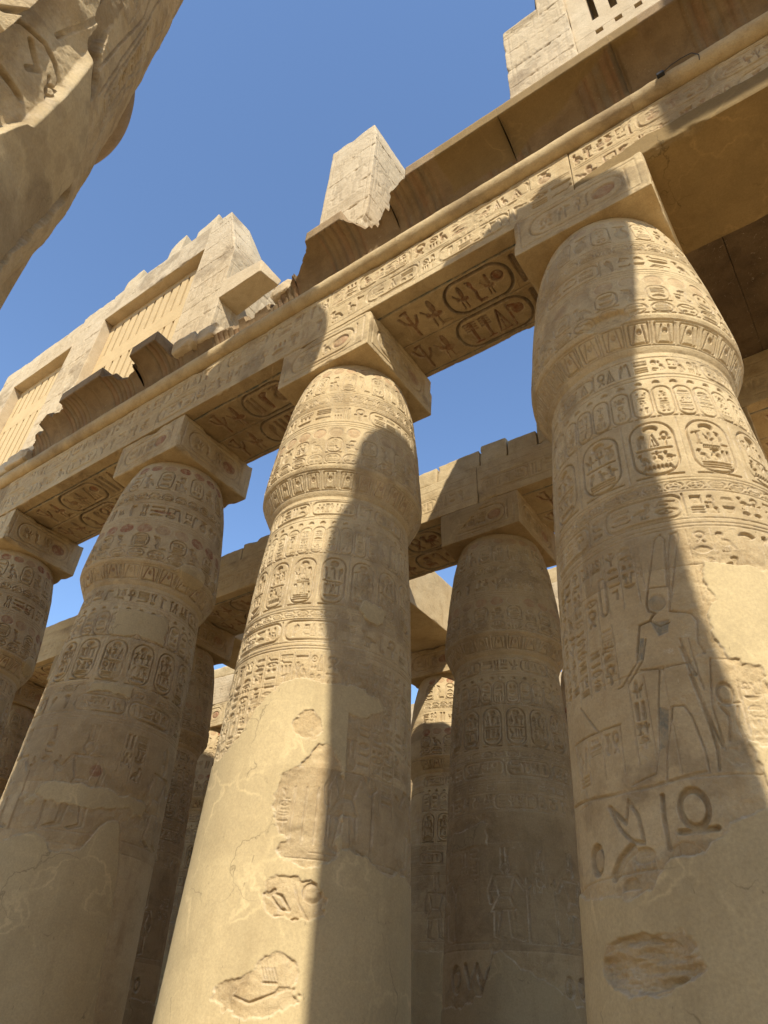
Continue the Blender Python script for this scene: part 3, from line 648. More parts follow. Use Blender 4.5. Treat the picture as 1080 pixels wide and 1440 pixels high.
def column_far():
    F = Field(-1.62*R0, 1.62*R0, 1.0, 11.46, .0092); rng = random.Random(31)
    std_bands(F, rng, .37, 1.0, .032, .52)
    F.prims([('b', -.36, 9.83, -.02, 9.90)], .01, red=1)
    scene_row(F, -2.0, 2.0, 3.7, 5.35, rng, .026)
    crack_lines(F, rng, [3.5, 4.4, 5.3, 6.1, 7.1])
    F.prims([('e', 0.0, 4.62, .10, .10)], .014, bulge=.6, red=.8)
    def rep(U, V):
        f = half(U, V, [(-2.2, 3.5), (-1.2, 3.45), (-.6, 3.62), (-.2, 3.40), (.1, 3.42), (.35, 3.9), (.55, 4.0), (.75, 3.2), (.95, 1.0), (2.2, .8)])
        f = np.maximum(f, rg(U, V, -.48, .56, 7.08, 7.62)); f = np.maximum(f, rg(U, V, -.5, .2, 5.94, 6.10))
        f = np.maximum(f, re(U, V, .0, 4.2, .9, .16)); f = np.maximum(f, re(U, V, .7, 8.6, .4, .22))
        return f
    finish(F, 9, .36, .7, rep)
    return mkcol('papyrus_column', -5.19, .03, 'shaded column left of the half-sunlit one, with red discs round its capital', G1, F, 9, M_STONE, 12, {'red': .8})
C3 = column_far()
def column_back():
    F = Field(-1.62*R0, 1.62*R0, 1.0, 11.46, .0115); rng = random.Random(47)
    std_bands(F, rng, .36, .4, .026, .50)
    vcols(F, -2.1, 2.1, 5.3, 5.46, rng, .2, .016)
    hband(F, -2.1, 2.1, 4.95, 5.28, rng, .02)
    scene_row(F, -2.0, 2.0, 2.85, 4.3, rng, .018)
    F.prims([('f', -1.18, 2.3, .10, .16, .03), ('l', [(-.95, 2.5), (-.85, 2.2), (-.72, 2.5), (-.62, 2.2)], .035), ('o', -.42, 2.35, .12, .02)], .04)
    F.prims([('f', .75+i*.26, 2.25, .07, .12, .02) for i in range(3)], .04)
    crack_lines(F, rng, [2.72, 3.6, 4.4, 5.3, 6.2, 7.2])
    def rep(U, V):
        f = half(U, V, [(-2.2, 1.9), (-1.0, 1.95), (-.62, 2.1), (-.42, 2.62), (-.30, 2.68), (.0, 2.45), (.45, 2.25), (.9, 2.0), (2.2, 1.9)])
        f = np.maximum(f, rg(U, V, -1.4, -.5, 4.35, 4.7)); return f
    finish(F, 12, .5, .7, rep)
    F.pat = np.maximum(F.pat, .35*ss(F.v, 3.0, 4.0)[:, None]*ss(5.0-F.v, 0, .3)[:, None])
    return mkcol('papyrus_column', -.096, 6.26, 'shaded rear column between the two nearest columns, a peak of plaster at its foot', G2, F, 14, M_TAN, 17,
                 {'repair': lambda U, V: np.interp(V, [11.46, 11.7, 12.1, 12.44], [-.75, -.6, -.2, .35])-U})
D1 = column_back()
def place_col(src, x, y, label, group, turn=0.0, name='papyrus_column'):
    rz = cam_az(x, y)+turn; o = copy_tree(src, (x, y, 0), rz, label, group)
    for ch in o.children:
        if ch.name.startswith('abacus'): ch.rotation_euler = (0, 0, -rz)
    return o
place_col(C3, -11.94, .03, 'shaded column cut off by the left edge, leftmost in the front row', G1, .55)
place_col(C3, -17.1, .03, 'column of the front row standing beyond the leftmost one', G1, 1.0)
for x, lab, tn in ((-27.6, 'second-row column far off at the left edge of the picture', 1.1), (-22.3, 'second-row column at the left edge, behind the leftmost front column', -.6), (-17.1, 'second-row column half hidden at the far left behind the front row', .5), (-11.95, 'dark rear column glimpsed just right of the red-disc column', -.35),
                   (-5.2, 'second-row column hidden behind the half-sunlit column', .2), (5.2, 'rear column whose carved abacus shows at the right edge under the roof', .4)):
    place_col(D1, x, 6.26, lab, G2, tn)
for x, lab, tn in ((-27.6, 'third-row column far off at the left', 1.3), (-22.3, 'third-row column deep in the gap beside the leftmost front column', -.9), (-16.3, 'distant column with a sunlit capital just left of the half-sunlit column', .7), (-11.95, 'third-row column behind the half-sunlit column', .3),
                   (-5.35, 'distant column with a sunlit capital in the gap right of the half-sunlit column', .9), (0.0, 'third-row column hidden behind the second row', -.3), (5.2, 'third-row column in the roofed dark at the right', .1)):
    place_col(C3, x, 12.5, lab, G3, tn)

for x, lab in ((-17.1, 'fourth-row column lost behind the left-hand columns'), (-11.95, 'fourth-row column deep in the gap right of the half-sunlit column'), (-5.35, 'fourth-row column behind the shaded rear column')):
    place_col(D1, x, 18.75, lab, 'bud columns of the fourth row', 1.0+x*.1)

# ------------------------------------------------------------------ architraves
def wear_field(F, seed, s=.6, a=.014):
    U, V = F.grid(); P = np.stack([U, V, np.full_like(U, seed*1.3)], -1)
    n1 = fbm(P, .8, 5, seed); n2 = fbm(P, 3.5, 5, seed+3); n3 = fbm(P, 15, 3, seed+6)
    er = ss(.6*n1+.4*n2, .47, .62)*s; F.h *= 1-.85*er; F.b += (n2-.5)*a*(.5+er)+(n3-.5)*.003
    sc = ss(n2, .60, .63)*ss(n1, .42, .52); F.b -= .010*sc; F.h *= 1-.7*sc
    F.pat = np.maximum(F.pat, .5*ss(n1, .56, .70)); return n1, n2, n3
def soffit(x0, x1, y0, y1, rng, res, d=.026, red=1.0):
    """two rows of painted signs on the underside; v = -y"""
    F = Field(x0, x1, -y1, -y0, res); a, b = -y1, -y0; H = b-a-.42
    F.prims([('s', x0, b-.30, x1, b-.30, .024)], .014, bulge=0, blu=1); F.prims([('s', x0, a+.10, x1, a+.10, .018)], .014, bulge=0, blu=.9)
    F.prims([('s', x0, a+.10+H*.5, x1, a+.10+H*.5, .014)], .016, bulge=0, blu=.5)
    for r in range(2):
        v0 = a+.14+r*H*.5; h = H*.5-.10; u = x0+1.15+.2*r; E = x1-1.1
        for g in ('sedge', 'bee'):
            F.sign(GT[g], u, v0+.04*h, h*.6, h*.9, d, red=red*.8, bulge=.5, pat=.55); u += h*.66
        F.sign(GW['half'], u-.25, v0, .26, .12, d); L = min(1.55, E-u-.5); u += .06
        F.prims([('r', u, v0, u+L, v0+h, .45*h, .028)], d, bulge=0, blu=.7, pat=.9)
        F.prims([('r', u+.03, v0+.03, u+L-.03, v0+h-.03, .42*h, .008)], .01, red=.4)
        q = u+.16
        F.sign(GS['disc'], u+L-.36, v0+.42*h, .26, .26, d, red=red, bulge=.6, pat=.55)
        while q < u+L-.42:
            w = h*rng.choice([.34, .42, .5]); F.sign(GT[rng.choice(TN)], q, v0+.12*h, w, h*.74, d, red=red*rng.choice([1, .8, .4]), bulge=.45, pat=.55); q += w+.02
        u += L+.07
        for g in ('two', 'tri', 'ankh', 'djed', 'was', 'sedge'):
            if u+.45*h > E+.5: break
            F.sign(GT[g], u, v0+.03*h, h*.5, h*.94, d, red=.35, bulge=.4, blu=.4 if g in ('two', 'was') else 0, pat=.55); u += h*.54
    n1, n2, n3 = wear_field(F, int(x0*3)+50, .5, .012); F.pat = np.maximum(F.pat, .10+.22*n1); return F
def text_front(x0, x1, z0, z1, rng, res, d=.018, plain=0.0, red=.18):
    F = Field(x0, x1, z0, z1, res); H = z1-z0-plain
    hband(F, x0+.02, x1-.02, z0+plain+.05, z0+plain+.05+.44*H, rng, d, cart=.28, red=red*rng.choice([0, 1]))
    hband(F, x0+.02, x1-.02, z0+plain+.08+.46*H, z1-.06, rng, d, cart=.28, red=red)
    return F
ZB0, ZB1 = 12.441, 13.775
def beam(x0, x1, y0, y1, z1, label, group, seed, res=(.012, .012), mats=(M_STONE, M_STONE), d=(.026, .034), restored=None, red=.18, z0=ZB0, front='text', name='architrave_beam', sof=True):
    rng = random.Random(seed); g = .004; fields = {}
    F = text_front(x0+g, x1-g, z0, z1, rng, res[0], d[0], .10, red) if front == 'text' else Field(x0+g, x1-g, z0, z1, res[0])
    if front == 'worn':
        hband(F, x0+.1, x1-.1, z0+.22, z0+.72, rng, .012, cart=.3); F.hline(z1-.25)
    n1, n2, n3 = wear_field(F, seed, .75 if front == 'text' else 1.0, .02)
    U, V = F.grid()
    if restored: pl = ss(restored(U, V)+.12*(n2-.5)+.04*(n3-.5), -.01, .012); F.h *= 1-pl; F.pl = pl; F.b = F.b*(1-pl)+.008*pl; F.pat *= 1-pl; F.red *= 1-pl
    fields['-y'] = F
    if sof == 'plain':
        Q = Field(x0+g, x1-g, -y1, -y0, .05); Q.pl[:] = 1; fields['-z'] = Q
    elif sof: fields['-z'] = soffit(x0+g, x1-g, y0, y1, rng, res[1], d[1])
    mb = MB(); block(mb, (x0+g, y0, z0), (x1-g, y1, z1), .11, fields, .014, .014, .19, seed)
    o = mb.build(name, mats[0]); tag(o, label, 'beam', group); return o
GA1, GA2, GA3 = 'architrave beams of the front row', 'architrave beams of the second row', 'architrave beams of the third row'
Y0, Y1 = -1.10, .945
beam(-17.4, -11.94, Y0, Y1, ZB1, 'carved beam on the front row at the far left edge, in shade', GA1, 71, (.02, .02))
beam(-11.94, -5.19, Y0, Y1, ZB1, 'shaded carved beam with dark painted underside, between the two leftmost front columns', GA1, 72, (.013, .013))
beam(-5.19, 0, Y0, Y1, ZB1, 'carved beam left of the half-sunlit column, its front partly in shade', GA1, 73)
beam(0, 5.2, Y0, Y1, ZB1, 'sunlit carved beam between the two nearest columns, with red painted rings on its underside', GA1, 74, (.009, .009), red=.4)
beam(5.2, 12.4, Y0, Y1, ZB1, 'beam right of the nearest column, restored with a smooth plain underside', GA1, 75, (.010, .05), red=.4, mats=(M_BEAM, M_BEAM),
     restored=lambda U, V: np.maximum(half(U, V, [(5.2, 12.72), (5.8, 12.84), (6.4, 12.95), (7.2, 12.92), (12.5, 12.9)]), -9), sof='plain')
# second and third rows: a beam and a broken course of blocks on top
Z2 = 13.655
def row_beams(y, spans, group, res, mats, what):
    for i, (a, b, lab, zt) in enumerate(spans):
        beam(a, b, y-1.1, y+1.1, zt, lab, group, int(90+y*3+i), (res, res), (mats, mats), (.012, .034), front='worn')
row_beams(6.26, [(-27.6, -22.3, 'second-row beam at the far left end', Z2), (-22.3, -17.406, 'rear beam seen in the gap beside the leftmost front column', Z2), (-17.4, -11.95, 'second-row beam at the far left behind the front columns', Z2), (-11.95, -5.2, 'rear beam crossing just right of the red-disc column, with its end sunlit', Z2),
                 (-5.2, -.1, 'half-sunlit plain beam with dark painted underside, right of the half-sunlit column', Z2), (-.1, 5.2, 'shaded rear beam running behind the nearest column', Z2),
                 (5.2, 12.4, 'dim carved beam under the roof slabs at the right edge', 13.78)], GA2, .016, M_STONE, 0)
row_beams(12.5, [(-27.6, -22.3, 'third-row beam at the far left end', Z2), (-22.3, -17.406, 'third-row beam deep in the gap beside the leftmost front column', Z2), (-17.4, -11.95, 'distant sunlit beam seen above the far bud capital left of the half-sunlit column', Z2), (-11.95, -5.35, 'third-row beam left of the far sunlit capital', Z2),
                 (-5.35, 0, 'third-row beam with dark underside, seen between the middle columns', Z2), (0, 5.2, 'third-row beam hidden behind the second row', Z2), (5.2, 12.4, 'third-row beam at the back of the roofed part', 13.78)], GA3, .03, M_PALE, 0)
row_beams(18.75, [(-17.4, -11.95, 'fourth-row beam at the left, far behind', Z2), (-11.95, -5.35, 'fourth-row beam in the gap between the middle columns', Z2), (-5.35, 0, 'fourth-row beam behind the shaded rear column', Z2)], 'architrave beams of the fourth row', .035, M_PALE, 0)
mb = MB(); block(mb, (-6.3, 7.375, ZB0), (-4.3, 11.39, 14.32), .08, {}, .02, .015, .12, 88); tag(mb.build('architrave_beam', M_STONE), 'transverse beam with sunlit flank and dark underside in the gap between the middle columns', 'beam')
mb = MB(); block(mb, (-12.9, 7.375, ZB0), (-10.95, 11.39, 13.7), .08, {}, .02, .015, .12, 89); tag(mb.build('architrave_beam', M_STONE), 'dark transverse beam behind the abacus just right of the red-disc column', 'beam')
def top_blocks(y, xs, seed, group, labels):
    rng = random.Random(seed)
    for i, (a, b, h) in enumerate(xs):
        mb = MB(); block(mb, (a+.012, y-1.06, Z2+.006), (b-.012, y+1.0, Z2+h), .06, {}, .04, .035, .26, seed+i, freq=1.3)
        o = mb.build('course_block', M_STONE); tag(o, labels[i], 'stone block', group)
GTB = 'broken upper blocks on the second-row beams'
top_blocks(6.26, [(-22.2, -17.0, .45), (-16.8, -12.4, .42), (-12.3, -8.8, .5), (-8.8, -5.0, .62), (-5.0, -1.35, .58), (-1.35, -.02, .62), (0.0, .78, .70), (.80, 1.62, .52), (1.63, 4.1, .80), (4.15, 5.5, .5)], 300, GTB,
    ['worn upper block on the rear beam in the gap beside the leftmost front column', 'worn upper block far left on the second-row beam', 'worn upper block left of the red-disc column on the rear beam', 'upper block behind the red-disc column on the rear beam', 'sunlit worn upper block on the rear beam beside the half-sunlit column',
     'upper block with a slanting shadow edge on the rear beam', 'shaded upper block above the rear abacus', 'low shaded upper block beside a notch in the rear wall top', 'tall shaded upper block touching the nearest column outline', 'upper block hidden behind the nearest column'])
top_blocks(12.5, [(-17.2, -12.6, .5), (-9.6, -6.6, .8), (-6.5, -3.6, .75), (-3.5, 1.0, .6)], 340, 'upper blocks on the third-row beams',
    ['pale upper block on the distant beam left of the half-sunlit column', 'tall sunlit upper block far behind the half-sunlit column', 'sunlit sloping upper block in the gap between the middle columns', 'upper block on the third-row beam behind the second-row column'])

# ------------------------------------------------------------------ cornice of the front row: torus roll and hollow moulding
CK = [(-18, .12), (-12.2, .14), (-11.3, .22), (-11.0, .5), (-10.4, .74), (-9.5, .84), (-9.12, .9), (-9.10, 1), (-7.32, 1), (-7.28, .86), (-6.7, .72), (-6.16, .78), (-6.12, 1), (-5.13, 1), (-5.08, .62),
      (-4.6, .46), (-3.4, .40), (-2.5, .34), (-1.3, .40), (-.9, .62), (-.34, .93), (-.29, 1), (.66, 1), (.70, .88), (1.0, .55), (1.4, .62), (1.8, .86), (2.22, .95), (2.28, 1), (20, 1)]
def cornice(x0, x1, label, seed, deep=False, plaster=None):
    root = empty('cornice_block', ((x0+x1)/2, -1.1, ZB1), label, 'cornice', 'cornice blocks along the front row')
    ox = np.array([(x0+x1)/2, -1.1, ZB1]); g = .0015
    # torus
    nx = int((x1-x0)/.03); X = np.linspace(x0+g, x1-g, nx); A = np.linspace(R(-112), R(100), 30)
    XX, AA = np.meshgrid(X, A); P = np.stack([XX, -1.10-.20*np.cos(AA), 13.985+.20*np.sin(AA)], -1)
    n = fbm(P, 3, 4, 402)-.5; n2 = fbm(P, 1.1, 4, 405)
    rr = .20+.016*n-.05*np.clip(n2-.60, 0, 1)+.008*(fbm(P, 9, 3, 402)-.5); P = np.stack([XX, -1.10-rr*np.cos(AA), 13.985+rr*np.sin(AA)], -1)
    M = np.zeros((*XX.shape, 4), np.float32); M[..., 2] = .5*ss(n2, .5, .7)
    mb = MB(); mb.grid((P-ox).astype(np.float32), M); mb.build('torus', M_STONE, root)
    # hollow moulding with its lip, broken where the photograph shows it broken
    nx = int((x1-x0)/.022); X = np.linspace(x0+g, x1-g, nx)
    t = np.interp(X, [k[0] for k in CK], [k[1] for k in CK]); full = t > .985
    ln = fbm(np.stack([X, X*0, X*0], -1), 2.2, 5, 31)-.5; ln2 = fbm(np.stack([X, X*0+4, X*0], -1), 9, 3, 8)-.5
    sr = random.Random(seed*3); st = np.zeros(nx); q = 0
    while q < nx:
        k = int(sr.uniform(4, 22)); st[q:q+k] = sr.uniform(-.10, .10); q += k
    t = np.where(full, 1, np.clip(t+.16*ln+.05*ln2+st, .05, .97))
    K1, K2, K3 = 30, 6, 12; rows = []; msk = []
    def prof(f): return -1.08-.78*(1-np.cos(f)), 14.17+.71*np.sin(f)
    per = .155
    for i in range(K1):
        y, z = prof(t*math.pi/2*i/(K1-1)); f = t*i/(K1-1)
        ph = (X % per)/per; rib = np.exp(-((ph-.5)/.10)**2); big = (np.floor(X/(per*6)) % 2) < 1
        h = np.where(big, -.030*rib, -.012*np.exp(-(((X % (per*6))/(per*6)-.5)/.03)**2))*(f > .05)*(f < .97)
        p3 = np.stack([X, y, z], -1); h = h+.03*(fbm(p3, 2.5, 4, 402)-.5)
        if plaster: pl = ss(plaster(X, f)+.25*(fbm(p3, 1.7, 4, 3)-.5), -.02, .03); h = h*(1-pl)
        else: pl = X*0
        fi = t*math.pi/2*i/(K1-1)
        rows.append(np.stack([X, y+h*np.cos(fi)*-1, z+h*np.sin(fi)*-1], -1))
        stripe = np.where(big, .5*(np.sin(X/per*2*math.pi/2) > 0), .35)
        msk.append(np.stack([pl, (1-pl)*.25*(np.sin(X*13+2) > .3)*big, (1-pl)*(.25+.4*stripe*fbm(p3, 1.3, 3, 5)), (1-pl)*.25*(np.sin(X*20) > .5)*big], -1))
    ye, ze = prof(t*math.pi/2)
    for i in range(1, K2+1):
        f = i/K2; lipz = ze+.33*f; p3 = np.stack([X, ye, lipz], -1)
        rough = .20*(np.floor(fbm(p3, 4, 4, 5)*9)/9-.45)+.08*(fbm(p3, 12, 3, 5)-.5)
        y = np.where(full, ye+.012*ln2+.03*np.clip(fbm(p3, 2, 4, 2)-.6, 0, 1)*f, ye+.10*f+rough); z = np.where(full, lipz+.02*ln, ze+.17*f+rough*.8)
        rows.append(np.stack([X, y, z], -1)); pm = plaster(X, 1.0) if plaster else X*0-1; msk.append(np.stack([ss(pm, -.02, .02)]+[X*0]*3, -1))
    yb, zb = rows[-1][:, 1].copy(), rows[-1][:, 2].copy()
    for i in range(1, K3+1):
        f = i/K3; y = yb*(1-f)+(-.93)*f; p3 = np.stack([X, y, zb], -1)
        rough = np.floor((.40*(fbm(p3, 2.6, 5, 15)-.36))/.07)*.07+.10*(fbm(p3, 9, 3, 5)-.5)
        z = np.where(full, zb+.02*(fbm(p3, 3, 3, 1)-.5), zb+np.clip(rough, -.06, .3)*min(1, f*2.5)+.15*f*(1-t))
        rows.append(np.stack([X, y, z], -1)); msk.append(np.zeros((nx, 4)))
    P = np.stack(rows, 0); M = np.stack(msk, 0).astype(np.float32)
    mb = MB(); mb.grid((P-ox).astype(np.float32), M)
    for e, fl in ((0, True), (-1, False)):            # end faces
        ring = P[:, e]; c = np.array([ring[0, 0], -.93, 14.3]); mb.fan((ring-ox).astype(np.float32), (c-ox).astype(np.float32), flip=fl)
    mb.build('cavetto', M_BROWN_SHADE, root)
    top = 15.10 if np.mean(t) > .9 or deep else 14.75
    mb = MB(); block(mb, np.array((x0+g, -1.0, ZB1+.006))-ox, np.array((x1-g, .30 if deep else 1.0, 14.42))-ox, .2, {}, .02, .01, .05, seed)
    block(mb, np.array((x0+g, -.99, 14.426))-ox, np.array((x1-g, 1.0, top))-ox, .12, {}, .03, .03, .12, seed+1)
    mb.build('backing', M_STONE, root)
    return root
cornice(-17.4, -11.05, 'crumbled end of the cornice at the far left, lip lost and rubble on top', 401)
cornice(-11.05, -6.22, 'left cornice length with a jagged torn left end and a stretch of intact lip', 402)
cornice(-6.22, -1.0, 'low broken cornice length with a sunlit ragged top and one stub of lip', 403)
cornice(-1.0, 1.72, 'short cornice length with a projecting lip under the lone pier, broken off on its right', 404)
cornice(1.72, 4.3, 'cornice length between the two nearest columns, broken at its left end, hollow restored', 407, plaster=lambda X, f: np.minimum(X-2.95, f-.30)+0*f)
cornice(4.3, 6.4, 'cornice length above the nearest column, half restored and half ribbed', 405, plaster=lambda X, f: np.minimum(np.minimum(X-2.95, 7.2-X+0*f), (f-.35-(X-4.4)*.30))*1.0)
cornice(6.4, 12.4, 'dark ribbed cornice length at the top right corner', 406, deep=True, plaster=lambda X, f: np.minimum(6.9-X, f-.8))

# ------------------------------------------------------------------ clerestory
def pier_fields(x0, x1, y0, y1, z0, z1, seed, res=.018, d=.006, sides='-y +x', joints=None):
    rng = random.Random(seed); out = {}
    for s_ in sides.split():
        a, b = (x0, x1) if s_ == '-y' else (y0, y1)
        F = Field(a, b, z0, z1, res); wd = b-a
        zj = z0+rng.uniform(.5, .8); js = []
        while zj < z1-.3: js.append(zj); zj += rng.uniform(.75, 1.05)
        U, V = F.grid(); P = np.stack([U, V, U*0+seed], -1); n = fbm(P, 1.2, 3, seed)
        F.prims([('r', a+.12, z0+.2, b-.12, z1-.35, .02, .010)], d, bulge=0)
        g = rng.choice([FIG, GOD]); v = z0+.3
        while v < z1-1.9:
            F.sign(rng.choice([FIG, GOD]), a+.15, v, wd*.45, 1.7, d, rng.random() < .5, bulge=.8); F.sign(rng.choice([FIG, GOD]), a+wd*.5, v, wd*.45, 1.7, d, True, bulge=.8); v += 1.8
            vcols(F, a+.2, b-.2, v, min(v+.55, z1-.4), rng, .2, d*.8); v += .62
        wear_field(F, seed, .8, .014)
        for j in js:
            dj = np.abs(V-j-.10*(n-.5)); F.b -= .030*np.exp(-(dj/.011)**2)*ss(fbm(P, 3, 3, 9), .34, .5)
            F.b -= .03*ss(fbm(P, 6, 4, 19), .55, .7)*np.exp(-(dj/.05)**2)
        out[s_] = F
    return out
GCP = 'clerestory piers'
def pier(mb, x0, x1, z0, z1, seed, y0=-1.0, y1=1.0, sides='-y +x', tilt=None, chip=.16):
    block(mb, (x0, y0, z0), (x1, y1, z1), .08, pier_fields(x0, x1, y0, y1, z0, z1, seed, sides=sides), .025, .022, chip, seed, tilt=tilt)
def grille(mb, x0, x1, y0, y1, z0, z1, tiers, per, slot, off=0.0):
    """stone slab pierced by tiers of upright slots"""
    def b(lo, hi, s): block(mb, lo, hi, .25, {}, .008, .004, .02, s, pl=0)
    zr = z0
    for (a, c) in tiers:
        b((x0, y0, zr), (x1, y1, a), 7); zr = c
        x = x0; k = 0; xs = x0+off
        while True:
            xe = min(xs, x1)
            if xe-x > .02: b((x, y0+.003, a-.004), (xe, y1-.003, c+.004), 20+k)
            if xs+slot >= x1: break
            x = xs+slot; xs += per; k += 1
        if x < x1 and xs >= x1: pass
    b((x0, y0, zr), (x1, y1, z1), 9)
def lone_pier():
    mb = MB(); z1 = 20.92
    def tl(P):
        z = P[..., 2]; k = ss(z, 20.3, 20.95); P[..., 0] = np.where(P[..., 0] > 0, P[..., 0]*(1-.18*k), P[..., 0])
        k2 = ss(16.9-z, 0, 1.2); P[..., 0] = np.where(P[..., 0] > .3, P[..., 0]-.22*k2*fbm(P, 2.5, 3, 4), P[..., 0]); return P
    pier(mb, -.96, .56, 15.10, z1, 511, -1.0, 1.05, tilt=tl)
    o = mb.build('stone_pier', M_PALE); tag(o, 'lone sunlit block pier standing on the cornice above the half-sunlit column', 'pier')
    mb = MB(); block(mb, (-.80, -.85, z1-.02), (-.50, -.5, z1+.24), .04, {}, .05, .02, .12, 513); o = mb.build('loose_stone', M_PALE); tag(o, 'small loose stone on top of the lone pier', 'stone')
lone_pier()
def hexa(C, seed, amp=.02, chip=.1, res=.08):
    C = np.array(C, float); L = (np.linalg.norm(C[1]-C[0]), np.linalg.norm(C[3]-C[0]), np.linalg.norm(C[4]-C[0]))
    def tl(P):
        u, v, w = P[..., 0:1]/L[0], P[..., 1:2]/L[1], P[..., 2:3]/L[2]
        return ((C[0]*(1-u)+C[1]*u)*(1-v)+(C[3]*(1-u)+C[2]*u)*v)*(1-w)+((C[4]*(1-u)+C[5]*u)*(1-v)+(C[7]*(1-u)+C[6]*u)*v)*w
    mb = MB(); block(mb, (0, 0, 0), L, res, {}, .02, amp, chip, seed, tilt=tl); return mb
def left_wall():
    root = empty('clerestory_wall', (-11, 0, 15.1), 'sunlit clerestory wall at the upper left with slotted window slabs set between carved piers', 'wall')
    o_ = np.array([-11, 0, 15.1])
    sh = lambda P: P-o_
    def tl(P):
        z = P[..., 2]; xm = -4.36-np.clip(z-19.3, 0, 9)*.30; x = P[..., 0]; P = P.copy(); P[..., 0] = -6.03+(x+6.03)*(xm+6.03)/1.67
        P[..., 2] -= np.clip(P[..., 1]+.2, 0, 3)*ss(z, 19.0, 22)*.9
        return P-o_
    mb = MB(); pier(mb, -6.03, -4.36, 15.1, 22.05, 521, tilt=tl, chip=.2); mb.build('pier', M_PALE, root)
    mb = MB(); pier(mb, -12.70, -10.97, 15.1, 21.95, 522, sides='-y', tilt=sh); mb.build('pier', M_PALE, root)
    mb = MB(); pier(mb, -17.6, -16.32, 15.1, 21.75, 523, sides='-y', tilt=sh); mb.build('pier', M_PALE, root)
    mb = MB(); pier(mb, -21.5, -17.62, 15.1, 20.2, 524, sides='-y', tilt=sh); mb.build('pier', M_PALE, root)
    C = [(-4.40, -1.0, 17.0), (-2.86, -1.0, 17.02), (-2.75, -.42, 16.98), (-4.40, -.30, 17.0), (-4.40, -1.02, 17.75), (-2.95, -.98, 17.60), (-2.72, -.38, 17.20), (-4.40, -.30, 17.75)]
    mb = hexa(C, 541, .015, .08)
    for P in mb.P: P -= o_.astype(P.dtype)
    mb.build('projecting_block', M_PALE, root)
    for a, b, z0, z1, s in ((-10.965, -6.035, 20.71, 22.02, 525), (-16.315, -12.705, 20.42, 21.72, 526)):
        mb = MB(); F = Field(a, b, z0, z1, .03); hband(F, a+.2, b-.2, z0+.35, z0+.85, random.Random(s), .012); wear_field(F, s, 1.0, .02)
        block(mb, (a, -1.0, z0), (b, 1.0, z1), .09, {'-y': F}, .025, .018, .18, s, tilt=sh); mb.build('lintel', M_PALE, root)
    for a, b, zt in ((-10.965, -6.035, 20.705), (-16.315, -12.705, 20.415)):
        mb = MB(); grille(mb, a, b, -.66, -.05, 15.1, zt, [(15.45, 18.22), (18.95, zt-.27)], .41, .105, .25)
        for P in mb.P: P -= o_.astype(P.dtype)
        mb.build('window_grille', M_GRILLE, root)
left_wall()
def right_wall():
    root = empty('clerestory_wall', (8, 0, 15.1), 'sunlit clerestory wall at the top right with dark slots above small square holes', 'wall'); o_ = np.array([8, 0, 15.1])
    def tl(P):
        P = P.copy(); z = P[..., 2]; x = P[..., 0]; P[..., 2] = np.where(z > 20.4, 20.4+(z-20.4)*np.where(x > 5.15, 1.0, .22), z); return P-o_
    mb = MB(); pier(mb, 4.25, 5.76, 15.1, 22.8, 531, sides='-y', tilt=tl); mb.build('pier', M_PALE, root)
    mb = MB(); pier(mb, 10.9, 12.4, 15.1, 22.8, 532, sides='-y', tilt=lambda P: P-o_); mb.build('pier', M_PALE, root)
    mb = hexa([(.5, .35, 15.12), (4.24, .35, 15.12), (4.24, .98, 15.12), (.5, .98, 15.12), (2.75, .35, 19.6), (4.24, .35, 19.9), (4.24, .98, 19.9), (2.75, .98, 19.6)], 545, .03, .25)  # unseen masonry added, slanted to cast the shadow edge on the second row
    for P in mb.P: P -= o_.astype(P.dtype)
    mb.build('unseen_shadow_stub', M_PALE, root)
    mb = MB(); grille(mb, 5.765, 10.895, -.93, .25, 15.1, 22.0, [(17.87, 18.07), (18.6, 21.6)], .40, .145, .42)
    for P in mb.P: P -= o_.astype(P.dtype)
    mb.build('window_grille', M_PALE, root)
    mb = MB(); block(mb, (5.77, -1.0, 22.01), (10.89, 1.0, 22.9), .2, {}, .02, .015, .1, 533, tilt=lambda P: P-o_); mb.build('lintel', M_PALE, root)
right_wall()
def bx8(x0, x1, y0, y1, z0, zl, zr, dx=.06): return [(x0, y0, z0), (x1, y0, z0), (x1, y1, z0), (x0, y1, z0), (x0+dx, y0, zl), (x1+dx, y0, zr), (x1, y1, zr-.1), (x0+dx, y1, zl-.1)]
for i, (C, lab) in enumerate(((bx8(-7.0, -6.1, -.93, .2, 22.06, 22.55, 22.85), 'thin loose block on the wall top nearest the right end of the left clerestory wall'),
        (bx8(-8.35, -7.7, -.95, .1, 22.06, 22.7, 23.0), 'tilted wedge block in the middle of the left clerestory wall top'), (bx8(-10.75, -9.95, -.9, .1, 22.05, 22.75, 22.9), 'rounded loose block on the left part of the left clerestory wall top'))):
    o = hexa(C, 551+i, .03, .08, .05).build('loose_block', M_PALE); tag(o, lab, 'stone block', 'loose blocks on the clerestory wall')
# rubble on the broken cornice
rr = random.Random(5)
for i, (x, y, z, s, lab) in enumerate(((-11.7, -1.1, 14.55, .5, 'pale broken lump on the cornice beside the torn left end'), (-12.5, -1.0, 14.6, .45, 'dark broken lump at the far left end of the cornice'),
        (-4.55, -1.15, 14.98, .42, 'rounded pale lump on the broken cornice under the left clerestory pier'), (-3.9, -1.05, 15.0, .34, 'smaller pale lump on the broken cornice right of the rounded lump'), (-1.55, -1.0, 15.02, .32, 'dark lump on the broken cornice left of the projecting lip'))):
    mb = MB(); block(mb, (x-s, y-.3, z-.35), (x+s, y+.35, z+.12), .05, {}, .10, .05, .35, 560+i, freq=2.4); o = mb.build('rubble_lump', M_PALE); tag(o, lab, 'rubble', 'rubble on the cornice')

